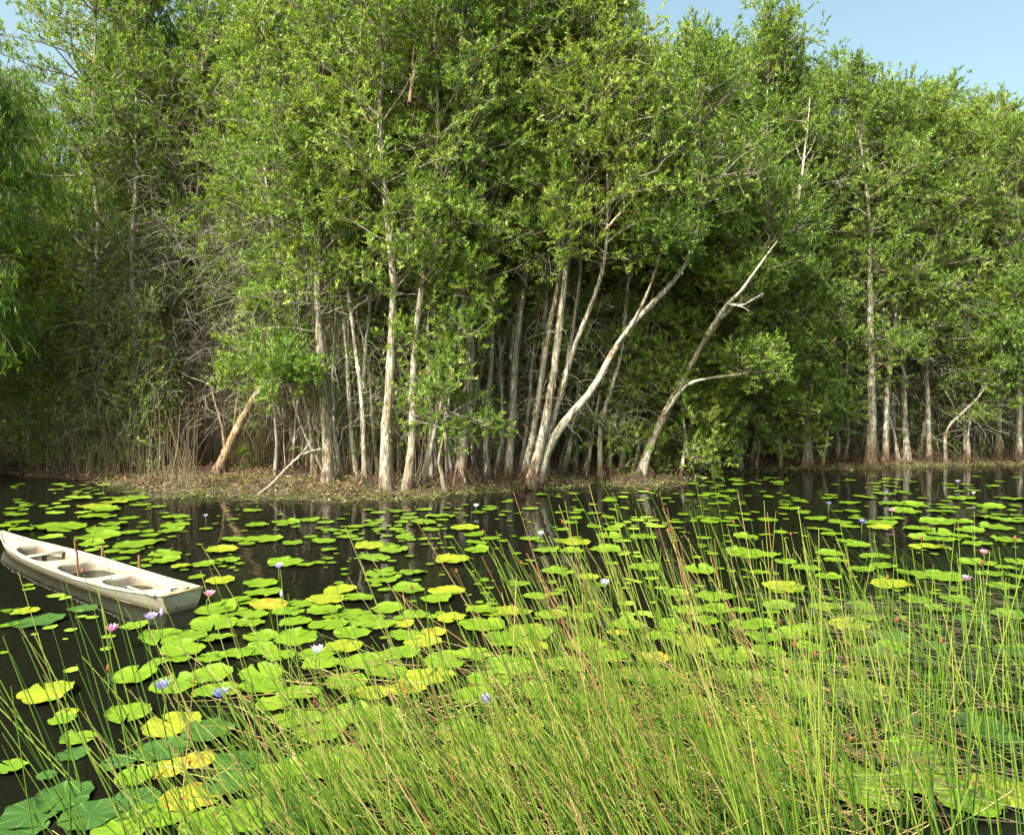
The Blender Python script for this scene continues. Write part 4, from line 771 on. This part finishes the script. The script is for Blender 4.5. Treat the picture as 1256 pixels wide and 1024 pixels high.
# fallen dry stems low among the clumps
n = 600; px = rng.normal(820, 230, n); Y = rng.uniform(2.9, 5.0, n); X = (px-628)/F*Y
P = grow(rng, np.stack([X, Y, rng.uniform(.03, .35, n)], 1), np.stack([-np.abs(rng.normal(1, .3, n)), rng.normal(0, .5, n), rng.normal(.1, .45, n)], 1), rng.uniform(.25, .8, n), 5, 0, .05)
v, f = tubes(P, np.linspace(1, .4, 5)[None]*rng.uniform(.0015, .003, (n, 1)), 4); lst.append((v, f, np.repeat(np.clip(rng.normal(.85, .12, n), 0, 1), 16)))
n = 260; px = rng.uniform(1060, 1330, n); Y = rng.uniform(3.4, 7.2, n); X = (px-628)/F*Y
P = grow(rng, np.stack([X, Y, rng.uniform(.005, .06, n)], 1), np.stack([-np.ones(n), rng.normal(.25, .75, n), rng.normal(.06, .07, n)], 1), rng.uniform(.3, 1.2, n), 6, -.01, .03)
v, f = tubes(P, np.full((n, 6), 1.)*rng.uniform(.0014, .0026, (n, 1)), 4); tag(quads('fallen_rushes', v, f, M['dry'], rnd=np.repeat(np.clip(rng.normal(.15, .2, n), 0, 1), 20)), 'dull fallen rush stalks lying criss-cross on the water at lower right', 'fallen rushes', kind='stuff')
v, f, r = join(lst); tag(quads('rushes', v, f, M['rush'], rnd=r), 'dense green and straw coloured rushes leaning left across the near water', 'rushes', kind='stuff')

# prominent single stems with their seed heads
def single(x0, y0, x1, y1, Yb, label, head, dry=False):
    """tip pixel (x0,y0); foot pixel on the water (x1,y1)"""
    foot = gp(x1, y1); tip = wp(x0, y0, foot[1]+.15); t = empty('rush_stem', foot, label, 'rush', 'single rush stems standing clear')
    K = 10; s = np.linspace(0, 1, K)[:, None]; rg = np.random.default_rng(int(x0*7+y0)); dv = tip-foot
    P = (dv*s+np.array([0, 0, 1])*(.10*np.linalg.norm(dv)*s*(1-s)))[None]; P[0, 0, 2] = -.1
    r = rg.uniform(.0034, .0048)
    v, f = tubes(P, (np.linspace(1, .35, K)*r)[None], 6); c = np.full(len(f), .92 if dry else rg.uniform(.25, .5)); quads('stem', v, f, M['rush'], t, rnd=c, smooth=True)
    if head:
        hp = P[0, -2]*(.35)+P[0, -1]*.65 if head == 2 else P[0, -1]; K2 = 9; z = np.linspace(-1, 1, K2); L = .028
        ax_ = norm(dv); Q = (hp+np.outer(z, ax_)*L*.5)[None]+(np.array([.006, 0, 0]) if head == 2 else 0)
        v, f = tubes(Q, (np.sqrt(np.clip(1-z**2, .02, 1))*.0085*(1+.1*rg.normal(0, 1, K2)))[None], 8); quads('seed_head', v, f, M['seed'], t, smooth=True)
SG = [(79, 708, 165, 1010, 0), (102, 700, 175, 985, 1), (117, 716, 205, 1040, 0), (27, 780, 100, 960, 0), (254, 688, 330, 900, 0), (505, 720, 560, 935, 1), (552, 664, 690, 900, 0), (593, 652, 690, 860, 1), (660, 620, 800, 860, 0), (705, 605, 830, 850, 0), (735, 588, 880, 865, 0), (795, 600, 905, 850, 1), (850, 575, 890, 780, 0), (872, 568, 905, 770, 0), (970, 655, 1010, 860, 1), (900, 640, 950, 850, 1), (1000, 668, 1030, 870, 0), (1040, 690, 1060, 900, 1), (1087, 700, 1100, 930, 2), (1130, 660, 1150, 930, 1), (1175, 640, 1190, 960, 0), (1205, 690, 1225, 990, 1), (1245, 660, 1256, 980, 1), (735, 868, 725, 1060, 2), (762, 858, 775, 1060, 1), (655, 880, 660, 1070, 1), (870, 888, 900, 1080, 1), (885, 890, 930, 1090, 1), (975, 790, 1010, 1060, 1), (1000, 802, 1040, 1070, 1), (1043, 905, 1050, 1100, 1), (1155, 785, 1170, 1050, 1), (1188, 700, 1220, 1000, 0), (388, 830, 470, 1090, 0), (580, 770, 600, 1070, 0), (745, 740, 735, 1060, 0), (690, 640, 790, 870, 1), (640, 690, 720, 900, 1), (820, 650, 900, 860, 1), (1100, 760, 1120, 1010, 1), (1065, 640, 1090, 880, 0), (560, 700, 650, 930, 1)]
SG = sorted(SG)
for k, (a, b_, c, d, hd) in enumerate(SG):
    y_ = ('high ' if b_ < 640 else 'low ' if b_ > 780 else '')
    single(a, b_, c, d, 0, f'green rush stem with {"brown seed head" if hd else "bare tip"}, {ORDX(k)} tip from the left', hd)
single(1072, 1000, 1, 1, 0, '', 0) if 0 else None
print('leaves etc: polys', sum(len(m.polygons) for m in bpy.data.meshes), 'pads', len(pads), 'objs', len(bpy.data.objects))
